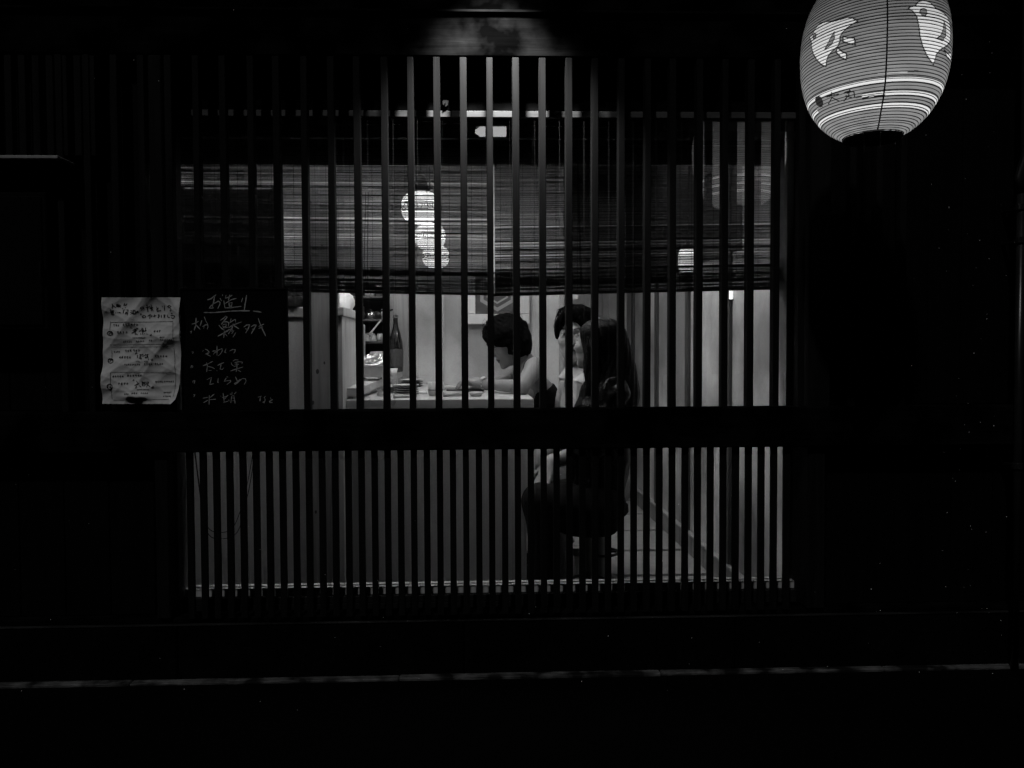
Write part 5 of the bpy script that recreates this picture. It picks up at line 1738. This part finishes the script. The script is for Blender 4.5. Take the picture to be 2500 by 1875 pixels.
# ---------------- the person bent over the plate
pa = thing('person', 'person with curly black hair and black sleeveless top bent over the counter', 'person', W(1350, 1300, 1.12))
Ya = 1.10
Ha = W(1238, 834, Ya)
Ra = frame_of((-.86, -.14, -.49), (-.1, 0, 1))
pel, chest, neck = W(1362, 1165, Ya + .05), W(1316, 968, Ya + .02), W(1277, 880, Ya + .01)
shN, shF = W(1306, 897, Ya - .15), W(1286, 897, Ya + .17)
elN = W(1274, 956, Ya - .27); elN.z = CZ + .036
elF = W(1225, 950, Ya + .16); elF.z = CZ + .036
wrN, wrF = W(1180, 937, Ya - .06), W(1160, 944, Ya + .12)
kN, kF = W(1330, 1165, Ya - .08), W(1325, 1165, Ya + .14)
anN, anF = Vector((kN.x + .08, kN.y, FZ + .07)), Vector((kF.x + .08, kF.y, FZ + .07))
prims = [('c', pel, chest, .098, .092), ('c', chest, neck, .085, .040), ('c', shF, shN, .045, .047), ('c', shN, elN, .046, .036), ('c', shF, elF, .044, .035),
         ('c', elN, wrN, .036, .0225), ('c', elF, wrF, .035, .0225), ('c', pel + Vector((0, -.08, 0)), kN, .08, .058), ('c', pel + Vector((0, .08, 0)), kF, .08, .058),
         ('c', kN, anN, .05, .033), ('c', kF, anF, .05, .033)]
for an in (anN, anF):
    prims.append(('c', an + Vector((.02, 0, -.035)), an + Vector((-.15, 0, -.045)), .032, .026))
prims += hand(wrN, (-1, .15, .22), (.2, -.1, 1), 1, .75, .98) + hand(wrF, (-1, -.1, .05), (0, 0, 1), -1, .6, .95)
skin_mesh(pa, prims, Ha, Ra, .98, .21, dict(), dict())
tt = [('c', pel + Vector((0, 0, .0)), chest, .110, .099), ('c', chest, neck, .092, .048), ('c', shF, shN, .049, .050)]


def top_a(P):
    d = field(P, tt, .022)
    ax_ = (Vector(neck) - Vector(chest)).normalized()
    hgt = (P - np.array(chest, np.float32)) @ np.array(ax_, np.float32)
    cut_ = hgt - .018 - .05 * np.clip(P[:, 0] - chest.x, -.1, .1) * 4
    strap = np.minimum(np.abs(P[:, 1] - (Ya - .085)) - .012, np.abs(P[:, 1] - (Ya + .105)) - .012)
    strap = np.maximum(strap, hgt - .22)
    return np.maximum(d, np.minimum(cut_, strap)) + wob(P, 30, .002, 2) * (hgt < 0)


lo, hi = bounds(tt, .02)
grow('top', pa, 'black_cloth', top_a, lo, hi, .006)
tr = [('e', pel, (.14, .16, .12)), ('c', pel + Vector((0, -.085, 0)), kN, .095, .072), ('c', pel + Vector((0, .085, 0)), kF, .095, .072), ('c', kN, anN + Vector((0, 0, .02)), .065, .05), ('c', kF, anF + Vector((0, 0, .02)), .065, .05)]
lo, hi = bounds(tr, .02)
grow('trousers', pa, 'black_cloth', lambda P: field(P, tr, .03), lo, hi, .009)
for an in (anN, anF):
    bt = [('c', an + Vector((.02, 0, -.032)), an + Vector((-.16, 0, -.042)), .038, .032)]
    lo, hi = bounds(bt, .015)
    grow('shoe', pa, 'black_cloth', lambda P: smax(field(P, bt, .02), FZ + .001 - P[:, 2], .004), lo, hi, .009)
hcA = W(1233, 812, Ya)


def hair_a(P):
    d = ell(P, hcA, (.113, .112, .094))
    d = smin(d, ell(P, W(1262, 835, Ya), (.075, .095, .085)), .04)
    d = smin(d, ell(P, W(1276, 852, Ya), (.030, .055, .040)), .03)
    q = (P - np.array(Ha, np.float32)) @ Ra / .98
    d = smax(d, -ell(q, (0, -.125, -.055), (.090, .105, .062)), .015)
    return d + wob(P, 46, .006, 21) + wob(P, 110, .0028, 22)


grow('hair', pa, 'hair_soft', hair_a, (hcA.x - .16, hcA.y - .16, hcA.z - .17), (hcA.x + .20, hcA.y + .16, hcA.z + .14), .0050)
mb = MB()
r_ = random.Random(8)
for i in range(46):
    a_ = r_.uniform(-.5, 3.6); b_ = r_.uniform(-.8, .8)
    p0 = Vector(hcA) + Vector((.105 * math.cos(a_) * math.cos(b_), .10 * math.sin(b_), .088 * math.sin(a_) * math.cos(b_)))
    dr = (p0 - Vector(hcA)).normalized()
    tn = Vector((-dr.z, r_.uniform(-.4, .4), dr.x)) * r_.choice((-1, 1))
    mb.tube([p0 + dr * .012 * math.sin(math.pi * t) + tn * (.05 * t) + dr * (.010 * t) for t in (0, .25, .5, .75, 1)], .0009, 4, .0005)
for i in range(14):
    p0 = W(1283 + r_.uniform(-4, 4), 855 + r_.uniform(-6, 6), Ya - .03 + r_.uniform(-.03, .03)); p1 = W(1284 + r_.uniform(-4, 6), 876 + r_.uniform(-5, 5), Ya - .03)
    mb.tube([p0, (p0 + p1) / 2 + Vector((.006, 0, 0)), p1], .0009, 4, .0004)
mb.build('hair_strands', 'hair_soft', pa, True)
ear = Vector(Ha) + Vector(Ra @ (np.array([.080, .008, -.040], np.float32)))
MT['silver'] = mat('silver', .6, .3, .5, metal=.8)
side = min((1, -1), key=lambda s: (Vector(Ha) + Vector(Ra @ np.array([s * .08, .008, -.04], np.float32))).y)
ear = Vector(Ha) + Vector(Ra @ np.array([side * .082, .008, -.040], np.float32))
MB().tube([ear + Vector((.013 * math.cos(a_), 0, -.012 + .013 * math.sin(a_))) for a_ in np.linspace(.3, 6.0, 20)], .0028, 6).build('earring', 'silver', pa, True)
wv = (Vector(wrN) - Vector(elN)).normalized()
u_ = wv.cross(Vector((0, 0, 1))).normalized(); v_ = wv.cross(u_)
wc = Vector(wrN) - wv * .012
for k in range(20):                         # watch: bracelet links and case
    a_ = 2 * math.pi * k / 20
    p_ = wc + (u_ * math.cos(a_) + v_ * math.sin(a_)) * .0275
    t_ = (-u_ * math.sin(a_) + v_ * math.cos(a_))
    mb = MB().tube([p_ - wv * .006, p_ + wv * .006], .0040, 6)
    mb.build('watch_link', 'silver' if k % 2 else 'steel', pa)
cc = wc + (Vector((0, -.6, .8)) - wv * Vector((0, -.6, .8)).dot(wv)).normalized() * .030
MB().tube([cc, cc + (cc - wc).normalized() * .006], .013, 16).build('watch_case', 'silver', pa)
stool(pel.x, pel.y, pel.z - .085, 'dark round pedestal stool under the person in the sleeveless top')
